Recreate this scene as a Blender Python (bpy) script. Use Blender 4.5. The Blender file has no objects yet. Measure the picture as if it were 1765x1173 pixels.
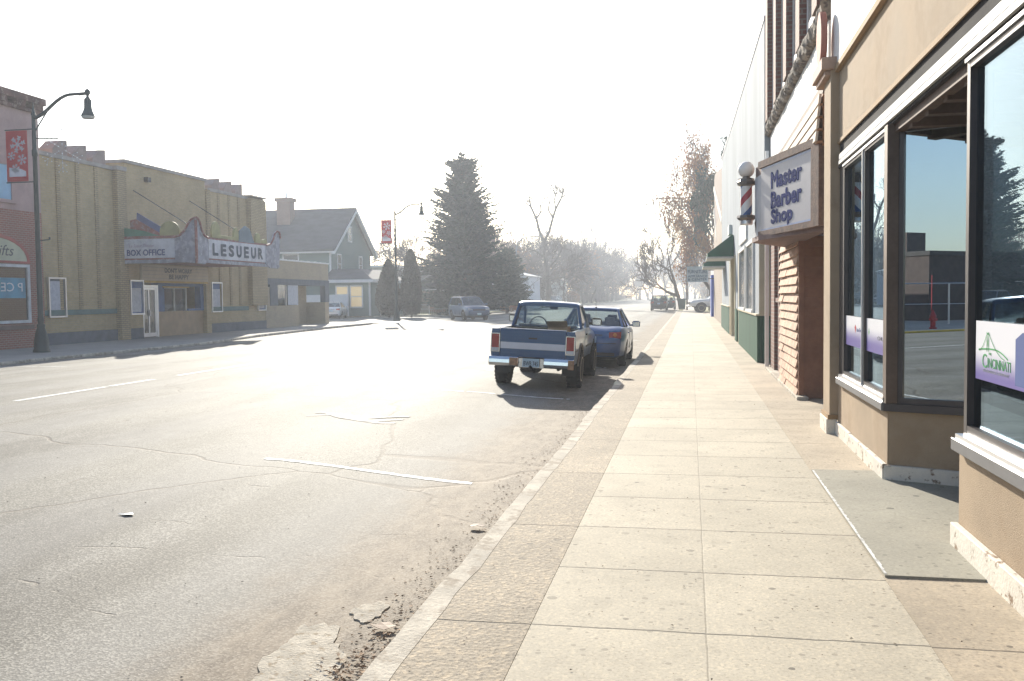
import bpy, bmesh, math, random
from mathutils import Vector, Matrix
R = math.radians
PI = math.pi
SC = bpy.context.scene
COL = SC.collection
random.seed(7)

# ------------------------------------------------------------------ camera
yaw, pitch, roll = R(10.899), R(2.677), 0.012
fw = Vector((-math.sin(yaw)*math.cos(pitch), math.cos(yaw)*math.cos(pitch), -math.sin(pitch)))
rt = Vector((math.cos(yaw), math.sin(yaw), 0)); up = rt.cross(fw)
rt2 = rt*math.cos(roll) - up*math.sin(roll); up2 = up*math.cos(roll) + rt*math.sin(roll)
cd = bpy.data.cameras.new('camera'); cam = bpy.data.objects.new('camera', cd); COL.objects.link(cam)
cam.matrix_world = Matrix(((rt2.x, up2.x, -fw.x, 0), (rt2.y, up2.y, -fw.y, 0), (rt2.z, up2.z, -fw.z, 1.58), (0, 0, 0, 1)))
cd.sensor_fit = 'HORIZONTAL'; cd.sensor_width = 36; cd.lens = 32.63
cd.clip_start = .05; cd.clip_end = 3000
SC.camera = cam

# ------------------------------------------------------------------ light
HAZE = .0013
SUN = Vector((-.77, 2.2, 1.0)).normalized()
sd = bpy.data.lights.new('sun', 'SUN'); so = bpy.data.objects.new('sun', sd); COL.objects.link(so)
sd.energy = 5.0; sd.angle = R(.5); sd.color = (1, .93, .80)
so.rotation_euler = SUN.to_track_quat('Z', 'Y').to_euler(); so.location = (0, 0, 40)
w = bpy.data.worlds.new('World'); SC.world = w; w.use_nodes = True
wt = w.node_tree; bgn = wt.nodes['Background']
sky = wt.nodes.new('ShaderNodeTexSky'); sky.sky_type = 'NISHITA'; sky.sun_disc = False
sky.sun_elevation = math.asin(SUN.z); sky.sun_rotation = math.atan2(SUN.x, SUN.y)
sky.air_density = 1.0; sky.dust_density = 1.0; sky.altitude = 200
wt.links.new(sky.outputs[0], bgn.inputs[0]); bgn.inputs[1].default_value = .12
SC.view_settings.view_transform = 'Standard'; SC.view_settings.look = 'None'
SC.view_settings.exposure = .98; SC.view_settings.gamma = 1
SC.cycles.use_denoising = True; SC.cycles.denoiser = 'OPENIMAGEDENOISE'
SC.cycles.max_bounces = 8; SC.cycles.volume_bounces = 0; SC.cycles.transparent_max_bounces = 16
SC.cycles.caustics_reflective = False; SC.cycles.caustics_refractive = False
SC.cycles.sample_clamp_indirect = 6

# ------------------------------------------------------------------ mesh helpers
WORLD_ORG = {}
class MB:
    def __init__(s): s.v = []; s.f = []; s.m = []; s.mi = 0
    def add(s, vs, fs):
        o = len(s.v); s.v += [tuple(v) for v in vs]
        for f in fs: s.f.append([i+o for i in f]); s.m.append(s.mi)
        return s
    def box(s, x0, x1, y0, y1, z0, z1):
        if x0 > x1: x0, x1 = x1, x0
        if y0 > y1: y0, y1 = y1, y0
        if z0 > z1: z0, z1 = z1, z0
        return s.add([(x0,y0,z0),(x1,y0,z0),(x1,y1,z0),(x0,y1,z0),(x0,y0,z1),(x1,y0,z1),(x1,y1,z1),(x0,y1,z1)],
              [(0,3,2,1),(4,5,6,7),(0,1,5,4),(1,2,6,5),(2,3,7,6),(3,0,4,7)])
    def slab(s, poly, P, U, V, th):
        # poly in (u,v), front face at P plane, thickness th behind it
        P, U, V = Vector(P), Vector(U), Vector(V); N = U.cross(V); n = len(poly)
        A = [P+U*u+V*v for u, v in poly]; B = [p-N*th for p in A]
        fs = [tuple(range(n)), tuple(range(2*n-1, n-1, -1))]
        fs += [(i, i+n, (i+1) % n+n, (i+1) % n) for i in range(n)]
        return s.add(A+B, fs)
    def rect(s, P, U, V, w, h, th): return s.slab([(0,0),(w,0),(w,h),(0,h)], P, U, V, th)
    def sheet(s, pts): return s.add(pts, [tuple(range(len(pts)))])
    def tube(s, pts, rs, n=8, cap=True):
        pts = [Vector(p) for p in pts]
        if not hasattr(rs, '__len__'): rs = [rs]*len(pts)
        o = len(s.v); prev = None
        for i, p in enumerate(pts):
            d = (pts[min(i+1, len(pts)-1)]-pts[max(i-1, 0)])
            if d.length < 1e-9: d = Vector((0,0,1))
            d.normalize()
            if prev is None: a = d.orthogonal().normalized()
            else:
                a = prev-d*prev.dot(d)
                if a.length < 1e-6: a = d.orthogonal()
                a.normalize()
            prev = a; b = d.cross(a)
            for k in range(n):
                t = 2*PI*k/n; s.v.append(tuple(p+(a*math.cos(t)+b*math.sin(t))*rs[i]))
        for i in range(len(pts)-1):
            for k in range(n):
                q = o+i*n; s.f.append([q+k, q+(k+1) % n, q+n+(k+1) % n, q+n+k]); s.m.append(s.mi)
        if cap:
            s.f.append([o+n-1-k for k in range(n)]); s.m.append(s.mi)
            q = o+(len(pts)-1)*n; s.f.append([q+k for k in range(n)]); s.m.append(s.mi)
        return s
    def lathe(s, prof, C, axis=(0,0,1), n=20):
        # prof: (radius, height) along axis
        C = Vector(C); A = Vector(axis).normalized(); a = A.orthogonal().normalized(); b = A.cross(a)
        o = len(s.v)
        for r, h in prof:
            for k in range(n):
                t = 2*PI*k/n; s.v.append(tuple(C+A*h+(a*math.cos(t)+b*math.sin(t))*max(r, 1e-4)))
        for i in range(len(prof)-1):
            for k in range(n):
                q = o+i*n; s.f.append([q+k, q+(k+1) % n, q+n+(k+1) % n, q+n+k]); s.m.append(s.mi)
        s.f.append([o+n-1-k for k in range(n)]); s.m.append(s.mi)
        q = o+(len(prof)-1)*n; s.f.append([q+k for k in range(n)]); s.m.append(s.mi)
        return s
    def build(s, name, mats, parent=None, smooth=None, bevel=0, recalc=True):
        me = bpy.data.meshes.new(name)
        org = WORLD_ORG.get(parent.name, Vector()) if parent else Vector()
        me.from_pydata([(v[0]-org.x, v[1]-org.y, v[2]-org.z) for v in s.v], [], s.f)
        if not isinstance(mats, (list, tuple)): mats = [mats]
        for m in mats: me.materials.append(m)
        me.polygons.foreach_set('material_index', s.m)
        if recalc and len(s.f) < 60000:
            bm = bmesh.new(); bm.from_mesh(me); bmesh.ops.recalc_face_normals(bm, faces=bm.faces)
            if bevel:
                bmesh.ops.bevel(bm, geom=[e for e in bm.edges if e.is_manifold and e.calc_face_angle(0) > .5], offset=bevel, segments=1, affect='EDGES')
            bm.to_mesh(me); bm.free()
        o = bpy.data.objects.new(name, me); COL.objects.link(o)
        if parent: o.parent = parent
        WORLD_ORG[o.name] = org.copy()
        if smooth is not None:
            me.polygons.foreach_set('use_smooth', [True]*len(me.polygons))
            me.set_sharp_from_angle(angle=R(smooth))
        me.update(); return o
def tag(o, label=None, cat=None, group=None, kind=None):
    if label: o['label'] = label
    if cat: o['category'] = cat
    if group: o['group'] = group
    if kind: o['kind'] = kind
    return o
def thing(name, label, cat, loc, group=None):
    o = bpy.data.objects.new(name, None); COL.objects.link(o); o.location = loc; o.empty_display_size = .2
    WORLD_ORG[o.name] = Vector(loc); return tag(o, label, cat, group)
def struct(name, mb, mats, **k): return tag(mb.build(name, mats, **k), kind='structure')
def dup(root, loc=None, rotz=None, label=None, scale=None):
    r = root.copy(); COL.objects.link(r)
    if loc is not None: r.location = loc
    if rotz is not None: r.rotation_euler = (r.rotation_euler.x, r.rotation_euler.y, rotz)
    if label: r['label'] = label
    if scale: r.scale = (scale,)*3 if not hasattr(scale, '__len__') else scale
    def rec(a, b):
        for c in list(a.children):
            d = c.copy(); COL.objects.link(d); d.parent = b; rec(c, d)
    rec(root, r); return r
X, Y, Z = Vector((1,0,0)), Vector((0,1,0)), Vector((0,0,1))
def text(body, P, U, V, wd, ht, m, parent, depth=.012, bold=.0, name='lettering', shear=0):
    cu = bpy.data.curves.new('t', 'FONT'); cu.body = body; cu.offset = 0; cu.extrude = 0; cu.resolution_u = 3; cu.shear = shear
    to = bpy.data.objects.new('t', cu); COL.objects.link(to)
    me = bpy.data.meshes.new_from_object(to.evaluated_get(bpy.context.evaluated_depsgraph_get()))
    bpy.data.objects.remove(to)
    xs = [v.co.x for v in me.vertices]; ys = [v.co.y for v in me.vertices]
    x0, x1, y0, y1 = min(xs), max(xs), min(ys), max(ys)
    P, U, V = Vector(P), Vector(U).normalized(), Vector(V).normalized(); N = U.cross(V)
    org = WORLD_ORG.get(parent.name, Vector())
    wdt_ = ht*1.3; bm = bmesh.new(); bm.from_mesh(me)
    for v in bm.verts:
        v.co = P+U*((v.co.x-x0)/(x1-x0)*wd)+V*((v.co.y-y0)/(y1-y0)*ht)+N*depth-org
    if bold:
        src = bm.faces[:]; k = 0
        for du, dv in ((1,0),(-1,0),(0,1),(0,-1),(.7,.7),(-.7,.7),(.7,-.7),(-.7,-.7)):
            k += 1; dd = bmesh.ops.duplicate(bm, geom=src)
            for e in dd['geom']:
                if isinstance(e, bmesh.types.BMVert): e.co += U*du*bold*wdt_+V*dv*bold*wdt_-N*.0004*k
    ret = bmesh.ops.extrude_face_region(bm, geom=bm.faces[:])
    for e in ret['geom']:
        if isinstance(e, bmesh.types.BMVert): e.co -= N*min(depth*.8, .004)
    bmesh.ops.recalc_face_normals(bm, faces=bm.faces)
    bm.to_mesh(me); bm.free(); me.materials.clear(); me.materials.append(m)
    o = bpy.data.objects.new(name, me); me.name = name; COL.objects.link(o); o.parent = parent
    WORLD_ORG[o.name] = org.copy(); return o

# ------------------------------------------------------------------ materials
def newmat(name):
    m = bpy.data.materials.new(name); m.use_nodes = True; nt = m.node_tree
    return m, nt, nt.nodes['Principled BSDF'], nt.nodes, nt.links
def N_(nt, t, **k):
    n = nt.nodes.new(t)
    for a, b in k.items():
        if a.startswith('i_'):
            key = a[2:].replace('_', ' '); n.inputs[int(key) if key.isdigit() else key].default_value = b
        else: setattr(n, a, b)
    return n
def mixc(nt, f, a, b, bt='MIX'):
    n = nt.nodes.new('ShaderNodeMix'); n.data_type = 'RGBA'; n.blend_type = bt
    for i, v in ((0, f), (6, a), (7, b)):
        if hasattr(v, 'links') or isinstance(v, bpy.types.NodeSocket): nt.links.new(v, n.inputs[i])
        elif i == 0: n.inputs[0].default_value = v
        else: n.inputs[i].default_value = (*v[:3], 1)
    return n.outputs[2]
def math_(nt, op, a, b=None, c=None, clamp=False):
    n = nt.nodes.new('ShaderNodeMath'); n.operation = op; n.use_clamp = clamp
    for i, v in enumerate((a, b, c)):
        if v is None: continue
        if isinstance(v, bpy.types.NodeSocket): nt.links.new(v, n.inputs[i])
        else: n.inputs[i].default_value = v
    return n.outputs[0]
def ramp(nt, f, lo, hi):   # smooth 0..1 between lo and hi
    n = nt.nodes.new('ShaderNodeMapRange'); n.interpolation_type = 'SMOOTHSTEP'
    nt.links.new(f, n.inputs[0]); n.inputs[1].default_value = lo; n.inputs[2].default_value = hi; return n.outputs[0]
def objco(nt):
    return nt.nodes.new('ShaderNodeTexCoord').outputs['Object']
def noise(nt, co, scale, detail=4, rough=.55, stretch=None):
    if stretch:
        mp = nt.nodes.new('ShaderNodeMapping'); mp.inputs['Scale'].default_value = stretch; nt.links.new(co, mp.inputs[0]); co = mp.outputs[0]
    n = nt.nodes.new('ShaderNodeTexNoise'); nt.links.new(co, n.inputs['Vector'])
    n.inputs['Scale'].default_value = scale; n.inputs['Detail'].default_value = detail; n.inputs['Roughness'].default_value = rough
    return n.outputs['Fac']
def bump(nt, b, h, st, dist=.01, prev=None):
    n = nt.nodes.new('ShaderNodeBump'); n.inputs['Strength'].default_value = st; n.inputs['Distance'].default_value = dist
    nt.links.new(h, n.inputs['Height'])
    if prev: nt.links.new(prev, n.inputs['Normal'])
    nt.links.new(n.outputs[0], b.inputs['Normal']); return n.outputs[0]
def dk(c, f): return tuple(x*f for x in c[:3])
MC = {}
def mat(name, c, rough=.7, metal=0., var=.2, scale=2.5, fine=30, bmp=.15, spec=.5, stretch=None, coat=0, c2=None, c2amt=.5, c2lo=.5, c2s=1.7):
    if name in MC: return MC[name]
    m, nt, b, _, L = newmat(name); co = objco(nt)
    n1 = noise(nt, co, scale, 5, .6, stretch); n2 = noise(nt, co, fine, 3, .6, stretch)
    k = mixc(nt, ramp(nt, n1, .3, .7), dk(c, 1-var), dk(c, 1+var*.6))
    k = mixc(nt, math_(nt, 'MULTIPLY', ramp(nt, n2, .35, .7), .5), k, mixc(nt, 1., k, (1-var,)*3, 'MULTIPLY'))
    if c2: k = mixc(nt, math_(nt, 'MULTIPLY', ramp(nt, noise(nt, co, scale*c2s, 6, .7), c2lo, c2lo+.1), c2amt), k, c2)
    L.new(k, b.inputs['Base Color'])
    b.inputs['Metallic'].default_value = metal; b.inputs['Specular IOR Level'].default_value = spec
    L.new(math_(nt, 'ADD', math_(nt, 'MULTIPLY', n1, .2), rough-.1, clamp=True), b.inputs['Roughness'])
    if coat: b.inputs['Coat Weight'].default_value = coat; b.inputs['Coat Roughness'].default_value = .05
    if bmp: bump(nt, b, n2, bmp, .01)
    MC[name] = m; return m
def brick(name, c1, c2, mort, bw=.21, bh=.075, ms=.012, rough=.85, grime=.25, off=.5):
    if name in MC: return MC[name]
    m, nt, b, _, L = newmat(name); co = objco(nt)
    sp = nt.nodes.new('ShaderNodeSeparateXYZ'); L.new(co, sp.inputs[0])
    cb = nt.nodes.new('ShaderNodeCombineXYZ'); L.new(math_(nt, 'ADD', sp.outputs[0], sp.outputs[1]), cb.inputs[0]); L.new(sp.outputs[2], cb.inputs[1])
    bt = nt.nodes.new('ShaderNodeTexBrick'); L.new(cb.outputs[0], bt.inputs[0])
    bt.inputs['Color1'].default_value = (*c1, 1); bt.inputs['Color2'].default_value = (*c2, 1); bt.inputs['Mortar'].default_value = (*mort, 1)
    bt.inputs['Scale'].default_value = 1; bt.inputs['Mortar Size'].default_value = ms; bt.inputs['Brick Width'].default_value = bw; bt.inputs['Row Height'].default_value = bh
    bt.offset = off
    n1 = noise(nt, co, .7, 5, .65); n2 = noise(nt, co, 9, 4, .6)
    k = mixc(nt, math_(nt, 'MULTIPLY', ramp(nt, n1, .35, .7), grime), bt.outputs[0], dk(mort, .45))
    k = mixc(nt, math_(nt, 'MULTIPLY', ramp(nt, n2, .4, .7), .35), k, mixc(nt, 1., k, (.7,.7,.7), 'MULTIPLY'))
    L.new(k, b.inputs['Base Color']); b.inputs['Roughness'].default_value = rough
    bump(nt, b, bt.outputs['Fac'], -.5, .006); MC[name] = m; return m
def glass(name, tint=(.75,.78,.78), ior=2.2, rough=.0, gl=(.9,.94,1)):
    if name in MC: return MC[name]
    m, nt, b, N, L = newmat(name); N.remove(b)
    out = [n for n in N if n.type == 'OUTPUT_MATERIAL'][0]
    g = N.new('ShaderNodeBsdfGlossy'); g.inputs['Roughness'].default_value = rough; g.inputs[0].default_value = (*gl, 1)
    t = N.new('ShaderNodeBsdfTransparent'); t.inputs[0].default_value = (*tint, 1)
    geo = N.new('ShaderNodeNewGeometry'); dt = N.new('ShaderNodeVectorMath'); dt.operation = 'DOT_PRODUCT'; L.new(geo.outputs['Normal'], dt.inputs[0]); L.new(geo.outputs['Incoming'], dt.inputs[1])
    f0 = ((ior-1)/(ior+1))**2; q = math_(nt, 'SUBTRACT', 1, math_(nt, 'ABSOLUTE', dt.outputs['Value']), clamp=True); q5 = math_(nt, 'POWER', q, 5); fac = math_(nt, 'ADD', math_(nt, 'MULTIPLY', q5, (1-f0)*.9), f0, clamp=True)
    if ior < 3:
        bp = N.new('ShaderNodeBump'); bp.inputs['Strength'].default_value = .02; bp.inputs['Distance'].default_value = .01
        L.new(noise(nt, objco(nt), 1.3, 1), bp.inputs['Height']); L.new(bp.outputs[0], g.inputs['Normal'])
    mx = N.new('ShaderNodeMixShader'); L.new(fac, mx.inputs[0]); L.new(t.outputs[0], mx.inputs[1]); L.new(g.outputs[0], mx.inputs[2])
    L.new(mx.outputs[0], out.inputs[0]); MC[name] = m; return m
# ------------------------------------------------------------------ ground materials
def m_road():
    m, nt, b, N, L = newmat('asphalt'); co = objco(nt)
    sp = N.new('ShaderNodeSeparateXYZ'); L.new(co, sp.inputs[0]); x, y = sp.outputs[0], sp.outputs[1]
    big = noise(nt, co, .35, 6, .6, (1.6, .5, 1)); mid = noise(nt, co, 2.2, 5, .65, (1, .35, 1)); fine = noise(nt, co, 75, 4, .75)
    k = mixc(nt, ramp(nt, big, .3, .7), (.20,.187,.162), (.345,.325,.28))
    k = mixc(nt, math_(nt, 'MULTIPLY', ramp(nt, mid, .42, .7), .5), k, (.40,.38,.34))
    vo = N.new('ShaderNodeTexVoronoi'); L.new(co, vo.inputs['Vector']); vo.inputs['Scale'].default_value = 85
    k = mixc(nt, math_(nt, 'MULTIPLY', ramp(nt, vo.outputs['Color'], .35, .95), .55), mixc(nt, 1., k, (.55,.55,.55), 'MULTIPLY'), mixc(nt, 1., k, (1.6,1.6,1.6), 'MULTIPLY'))
    k = mixc(nt, math_(nt, 'MULTIPLY', ramp(nt, fine, .5, .62), .5), k, (.07,.065,.06))
    # worn wheel tracks along the street
    tr = N.new('ShaderNodeTexWave'); tr.bands_direction = 'X'; L.new(co, tr.inputs[0]); tr.inputs['Scale'].default_value = .17; tr.inputs['Distortion'].default_value = 1.5; tr.inputs['Detail'].default_value = 3; tr.inputs['Detail Scale'].default_value = .3
    k = mixc(nt, math_(nt, 'MULTIPLY', ramp(nt, tr.outputs[1], .3, .9), .22), k, (.3,.29,.28))
    # cracks
    wob = N.new('ShaderNodeMixRGB') if False else None
    nz = N.new('ShaderNodeTexNoise'); L.new(co, nz.inputs['Vector']); nz.inputs['Scale'].default_value = .9; nz.inputs['Detail'].default_value = 6
    va = N.new('ShaderNodeVectorMath'); va.operation = 'MULTIPLY_ADD'; L.new(nz.outputs['Color'], va.inputs[0]); va.inputs[1].default_value = (.75,.75,0); L.new(co, va.inputs[2])
    cr = None
    for sc_, wd, st in ((.17, .0026, (1,1,1)), (.42, .0022, (.5, 1.6, 1))):
        mp = N.new('ShaderNodeMapping'); mp.inputs['Scale'].default_value = st; L.new(va.outputs[0], mp.inputs[0])
        v2 = N.new('ShaderNodeTexVoronoi'); v2.feature = 'DISTANCE_TO_EDGE'; v2.inputs['Scale'].default_value = sc_; L.new(mp.outputs[0], v2.inputs['Vector'])
        q = math_(nt, 'SUBTRACT', 1, ramp(nt, v2.outputs['Distance'], wd*.4, wd*2.2))
        if cr is None: cr = q
        else:
            q = math_(nt, 'MULTIPLY', q, ramp(nt, mid, .5, .62)); cr = math_(nt, 'MAXIMUM', cr, q)
    k = mixc(nt, math_(nt, 'MULTIPLY', cr, .5), k, (.13,.105,.08))
    # dirt washed towards the right-hand kerb
    dn = noise(nt, co, 1.1, 6, .7, (1, .5, 1))
    dx = math_(nt, 'ADD', x, math_(nt, 'MULTIPLY', math_(nt, 'SUBTRACT', dn, .5), 1.5))
    df = ramp(nt, dx, -2.9, -2.05)
    dcol = mixc(nt, ramp(nt, noise(nt, co, 7, 6, .75, (1,.4,1)), .35, .7), (.115,.085,.058), (.25,.20,.145))
    dcol = mixc(nt, math_(nt, 'MULTIPLY', ramp(nt, vo.outputs['Color'], .4, .9), .5), dcol, (.36,.31,.245))
    k = mixc(nt, math_(nt, 'MULTIPLY', df, .9), k, dcol)
    L.new(k, b.inputs['Base Color']); b.inputs['Roughness'].default_value = .8; b.inputs['Specular IOR Level'].default_value = .25
    h = math_(nt, 'ADD', math_(nt, 'MULTIPLY', vo.outputs['Distance'], .6), math_(nt, 'MULTIPLY', cr, -2.))
    h = math_(nt, 'ADD', h, math_(nt, 'MULTIPLY', fine, .6))
    bump(nt, b, h, .4, .006); return m
def m_walk(name, c, joint_y=.97, joint_x=.07, agg=.25, stain=.3, rough=.85, aggs=70, jy0=4.35):
    m, nt, b, N, L = newmat(name); co = objco(nt)
    sp = N.new('ShaderNodeSeparateXYZ'); L.new(co, sp.inputs[0]); x, y = sp.outputs[0], sp.outputs[1]
    big = noise(nt, co, .8, 6, .65); fine = noise(nt, co, 55, 5, .75)
    k = mixc(nt, ramp(nt, big, .3, .7), dk(c, 1-stain*.5), dk(c, 1+stain*.35))
    k = mixc(nt, math_(nt, 'MULTIPLY', ramp(nt, noise(nt, co, 2.6, 6, .7), .52, .66), .38), k, dk(c, .6)); k = mixc(nt, math_(nt, 'MULTIPLY', ramp(nt, noise(nt, co, .45, 5, .7, (1, .6, 1)), .55, .62), .3), k, dk(c, 1.25))
    # slab to slab tone
    wn = N.new('ShaderNodeTexWhiteNoise'); wn.noise_dimensions = '2D'; cb = N.new('ShaderNodeCombineXYZ')
    L.new(math_(nt, 'FLOOR', math_(nt, 'DIVIDE', math_(nt, 'SUBTRACT', y, jy0), joint_y)), cb.inputs[0]); L.new(math_(nt, 'GREATER_THAN', x, joint_x), cb.inputs[1]); L.new(cb.outputs[0], wn.inputs[0])
    k = mixc(nt, math_(nt, 'MULTIPLY', wn.outputs[0], .34), k, dk(c, .62))
    vo = N.new('ShaderNodeTexVoronoi'); L.new(co, vo.inputs['Vector']); vo.inputs['Scale'].default_value = aggs
    k = mixc(nt, math_(nt, 'MULTIPLY', ramp(nt, vo.outputs['Color'], .45, .95), agg), k, mixc(nt, 1., k, (1.5,1.45,1.35), 'MULTIPLY'))
    k = mixc(nt, math_(nt, 'MULTIPLY', ramp(nt, fine, .48, .66), agg*1.3), k, dk(c, .42))
    # dark spots (old gum, pits)
    v3 = N.new('ShaderNodeTexVoronoi'); v3.inputs['Scale'].default_value = 7; L.new(co, v3.inputs['Vector'])
    se = N.new('ShaderNodeSeparateColor'); L.new(v3.outputs['Color'], se.inputs[0]); rad_ = math_(nt, 'MULTIPLY', math_(nt, 'POWER', se.outputs[0], 2.5), .2)
    dd = math_(nt, 'ADD', v3.outputs['Distance'], math_(nt, 'MULTIPLY', math_(nt, 'SUBTRACT', noise(nt, co, 40, 3), .5), .08))
    k = mixc(nt, math_(nt, 'MULTIPLY', math_(nt, 'LESS_THAN', dd, rad_), math_(nt, 'ADD', math_(nt, 'MULTIPLY', se.outputs[1], .6), .4)), k, dk(c, .3))
    v4 = N.new('ShaderNodeTexVoronoi'); v4.inputs['Scale'].default_value = 21; L.new(co, v4.inputs['Vector']); s4 = N.new('ShaderNodeSeparateColor'); L.new(v4.outputs['Color'], s4.inputs[0])
    k = mixc(nt, math_(nt, 'MULTIPLY', math_(nt, 'LESS_THAN', v4.outputs['Distance'], math_(nt, 'MULTIPLY', math_(nt, 'POWER', s4.outputs[0], 4), .36)), .6), k, dk(c, .4))
    wob = math_(nt, 'MULTIPLY', math_(nt, 'SUBTRACT', noise(nt, co, 4, 5, .7), .5), .035)
    fr = math_(nt, 'FRACT', math_(nt, 'DIVIDE', math_(nt, 'ADD', math_(nt, 'SUBTRACT', y, jy0-joint_y*.5), wob), joint_y))
    jy = math_(nt, 'MULTIPLY', math_(nt, 'ABSOLUTE', math_(nt, 'SUBTRACT', fr, .5)), joint_y)
    jx = math_(nt, 'ABSOLUTE', math_(nt, 'ADD', math_(nt, 'SUBTRACT', x, joint_x), math_(nt, 'MULTIPLY', wob, .5)))
    j = math_(nt, 'MAXIMUM', math_(nt, 'SUBTRACT', 1, ramp(nt, jy, .004, .012)), math_(nt, 'MULTIPLY', math_(nt, 'SUBTRACT', 1, ramp(nt, jx, .001, .007)), .45))
    k = mixc(nt, math_(nt, 'MULTIPLY', j, .85), k, dk(c, .22))
    L.new(k, b.inputs['Base Color']); b.inputs['Roughness'].default_value = rough
    h = math_(nt, 'ADD', math_(nt, 'MULTIPLY', fine, .5), math_(nt, 'MULTIPLY', j, -3.)); h = math_(nt, 'ADD', h, math_(nt, 'MULTIPLY', vo.outputs['Distance'], agg))
    bump(nt, b, h, .26 if agg < .9 else .4, .005 if agg < .9 else .008); return m
ROAD = m_road()
WALK = m_walk('sidewalk_concrete', (.46,.41,.32), agg=.4)
AGG = m_walk('aggregate_concrete', (.32,.265,.195), 1.94, 9, agg=.95, stain=.45, aggs=38)
APRON = m_walk('apron_concrete', (.42,.35,.26), 1.94, 9, agg=.4, stain=.5)
SLABM = m_walk('grey_slab_concrete', (.335,.315,.255), 50, 9, agg=.3, stain=.35)
WALK_L = m_walk('left_sidewalk_concrete', (.36,.34,.31), 1.5, -20.5, agg=.2)
KERB = mat('kerb_concrete', (.52,.47,.39), .9, var=.3, scale=3, fine=45, bmp=.5, c2=(.24,.19,.14), c2amt=.7)
PATCHM = mat('patch_concrete', (.50,.45,.37), .95, var=.3, scale=9, fine=70, bmp=.9, c2=(.26,.2,.13), c2amt=.8, c2lo=.54)
PAINT = mat('worn_white_paint', (.72,.72,.70), .75, var=.2, scale=5, fine=50, c2=(.3,.29,.28), c2amt=.75)
YEL = mat('yellow_kerb_paint', (.62,.42,.06), .7, var=.25)
GRASS = mat('winter_grass', (.19,.20,.055), .9, var=.45, scale=1.2, fine=18, bmp=.8, c2=(.3,.24,.12), c2amt=.7)
SOIL = mat('bare_ground', (.2,.16,.11), .95, var=.4, scale=.3, fine=6)

# ------------------------------------------------------------------ setting
def road_z(x):
    t = max(0, 1-((x+10.8)/9.45)**2); q = min(1, max(0, (x+4.3)/2.3)); return -.125+.105*t-.085*q*q*(3-2*q)
g = MB(); g.sheet([(-600,-300,-.3),(600,-300,-.3),(600,650,-.3),(-600,650,-.3)]); struct('ground', g, SOIL)
r = MB(); xs = [-21+19.75*i/96 for i in range(97)]
ys = [-80, -40, -20, 0, 20, 40, 62, 82, 120, 200, 335]
for y in ys:
    for x in xs: r.v.append((x, y, road_z(x)))
for j in range(len(ys)-1):
    for i in range(len(xs)-1):
        q = j*len(xs)+i; r.f.append([q, q+1, q+1+len(xs), q+len(xs)]); r.m.append(0)
struct('road', r, ROAD, smooth=60)
r = MB(); r.sheet([(-95,62,-.131),(-20.9,62,-.131),(-20.9,82,-.131),(-95,82,-.131)]); struct('side_street', r, ROAD)
# markings lie 5 mm above the crown
def mark(x0, x1, y0, y1, ragged=.012, skew=0):
    g = MB(); n = 40; long_y = abs(y1-y0) > abs(x1-x0)
    A, B = [], []
    for i in range(n+1):
        t = i/n
        if long_y:
            y = y0+(y1-y0)*t; A.append((x0+random.uniform(-ragged, ragged)+skew*t, y)); B.append((x1+random.uniform(-ragged, ragged)+skew*t, y))
        else:
            x = x0+(x1-x0)*t; A.append((x, y0+random.uniform(-ragged, ragged)+skew*t)); B.append((x, y1+random.uniform(-ragged, ragged)+skew*t))
    for i in range(n):
        pts = [A[i], A[i+1], B[i+1], B[i]]; 
        if random.random() < .03: continue
        g.sheet([(p[0], p[1], road_z(p[0])+.004) for p in pts])
    return g
g = MB()
for a in ((-10.9,-10.76,13.3,17.3), (-10.9,-10.76,18.2,26), (-10.9,-10.76,31,37), (-10.9,-10.76,43,49), (-10.9,-10.76,55,60), (-10.9,-10.76,2,8),(-10.9,-10.76,-12,-5)):
    q = mark(*a); g.add(q.v, q.f)
struct('centre_line', g, PAINT)
g = MB()
for yy in (8.93, 15.95, 23.0, 30.0, 37.0, 1.7, -5.3):
    q = mark(-4.35, -2.05, yy-.045, yy+.045, skew=-.38 if yy == 8.93 else -.1); g.add(q.v, q.f)
for yy in (14, 21, 28, 35, 42):
    q = mark(-18.0, -15.6, yy-.05, yy+.05); g.add(q.v, q.f)
struct('parking_line', g, PAINT)
# right sidewalk (slab thickness is real), strip, apron
g = MB(); g.box(-.76, 1.05, -80, 420, -.4, 0); struct('sidewalk', g, WALK)
g = MB(); g.box(-1.30, -.764, -80, 96, -.4, -.0025); struct('aggregate_strip', g, AGG)
g = MB(); g.box(1.054, 6, -80, 88, -.4, -.005); struct('storefront_apron', g, APRON)
g = MB(); g.box(-1.225, -.764, 96.004, 420, -.4, .01); g.box(1.054, 90, 88.004, 420, -.4, .01); struct('lawn', g, GRASS)
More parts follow.
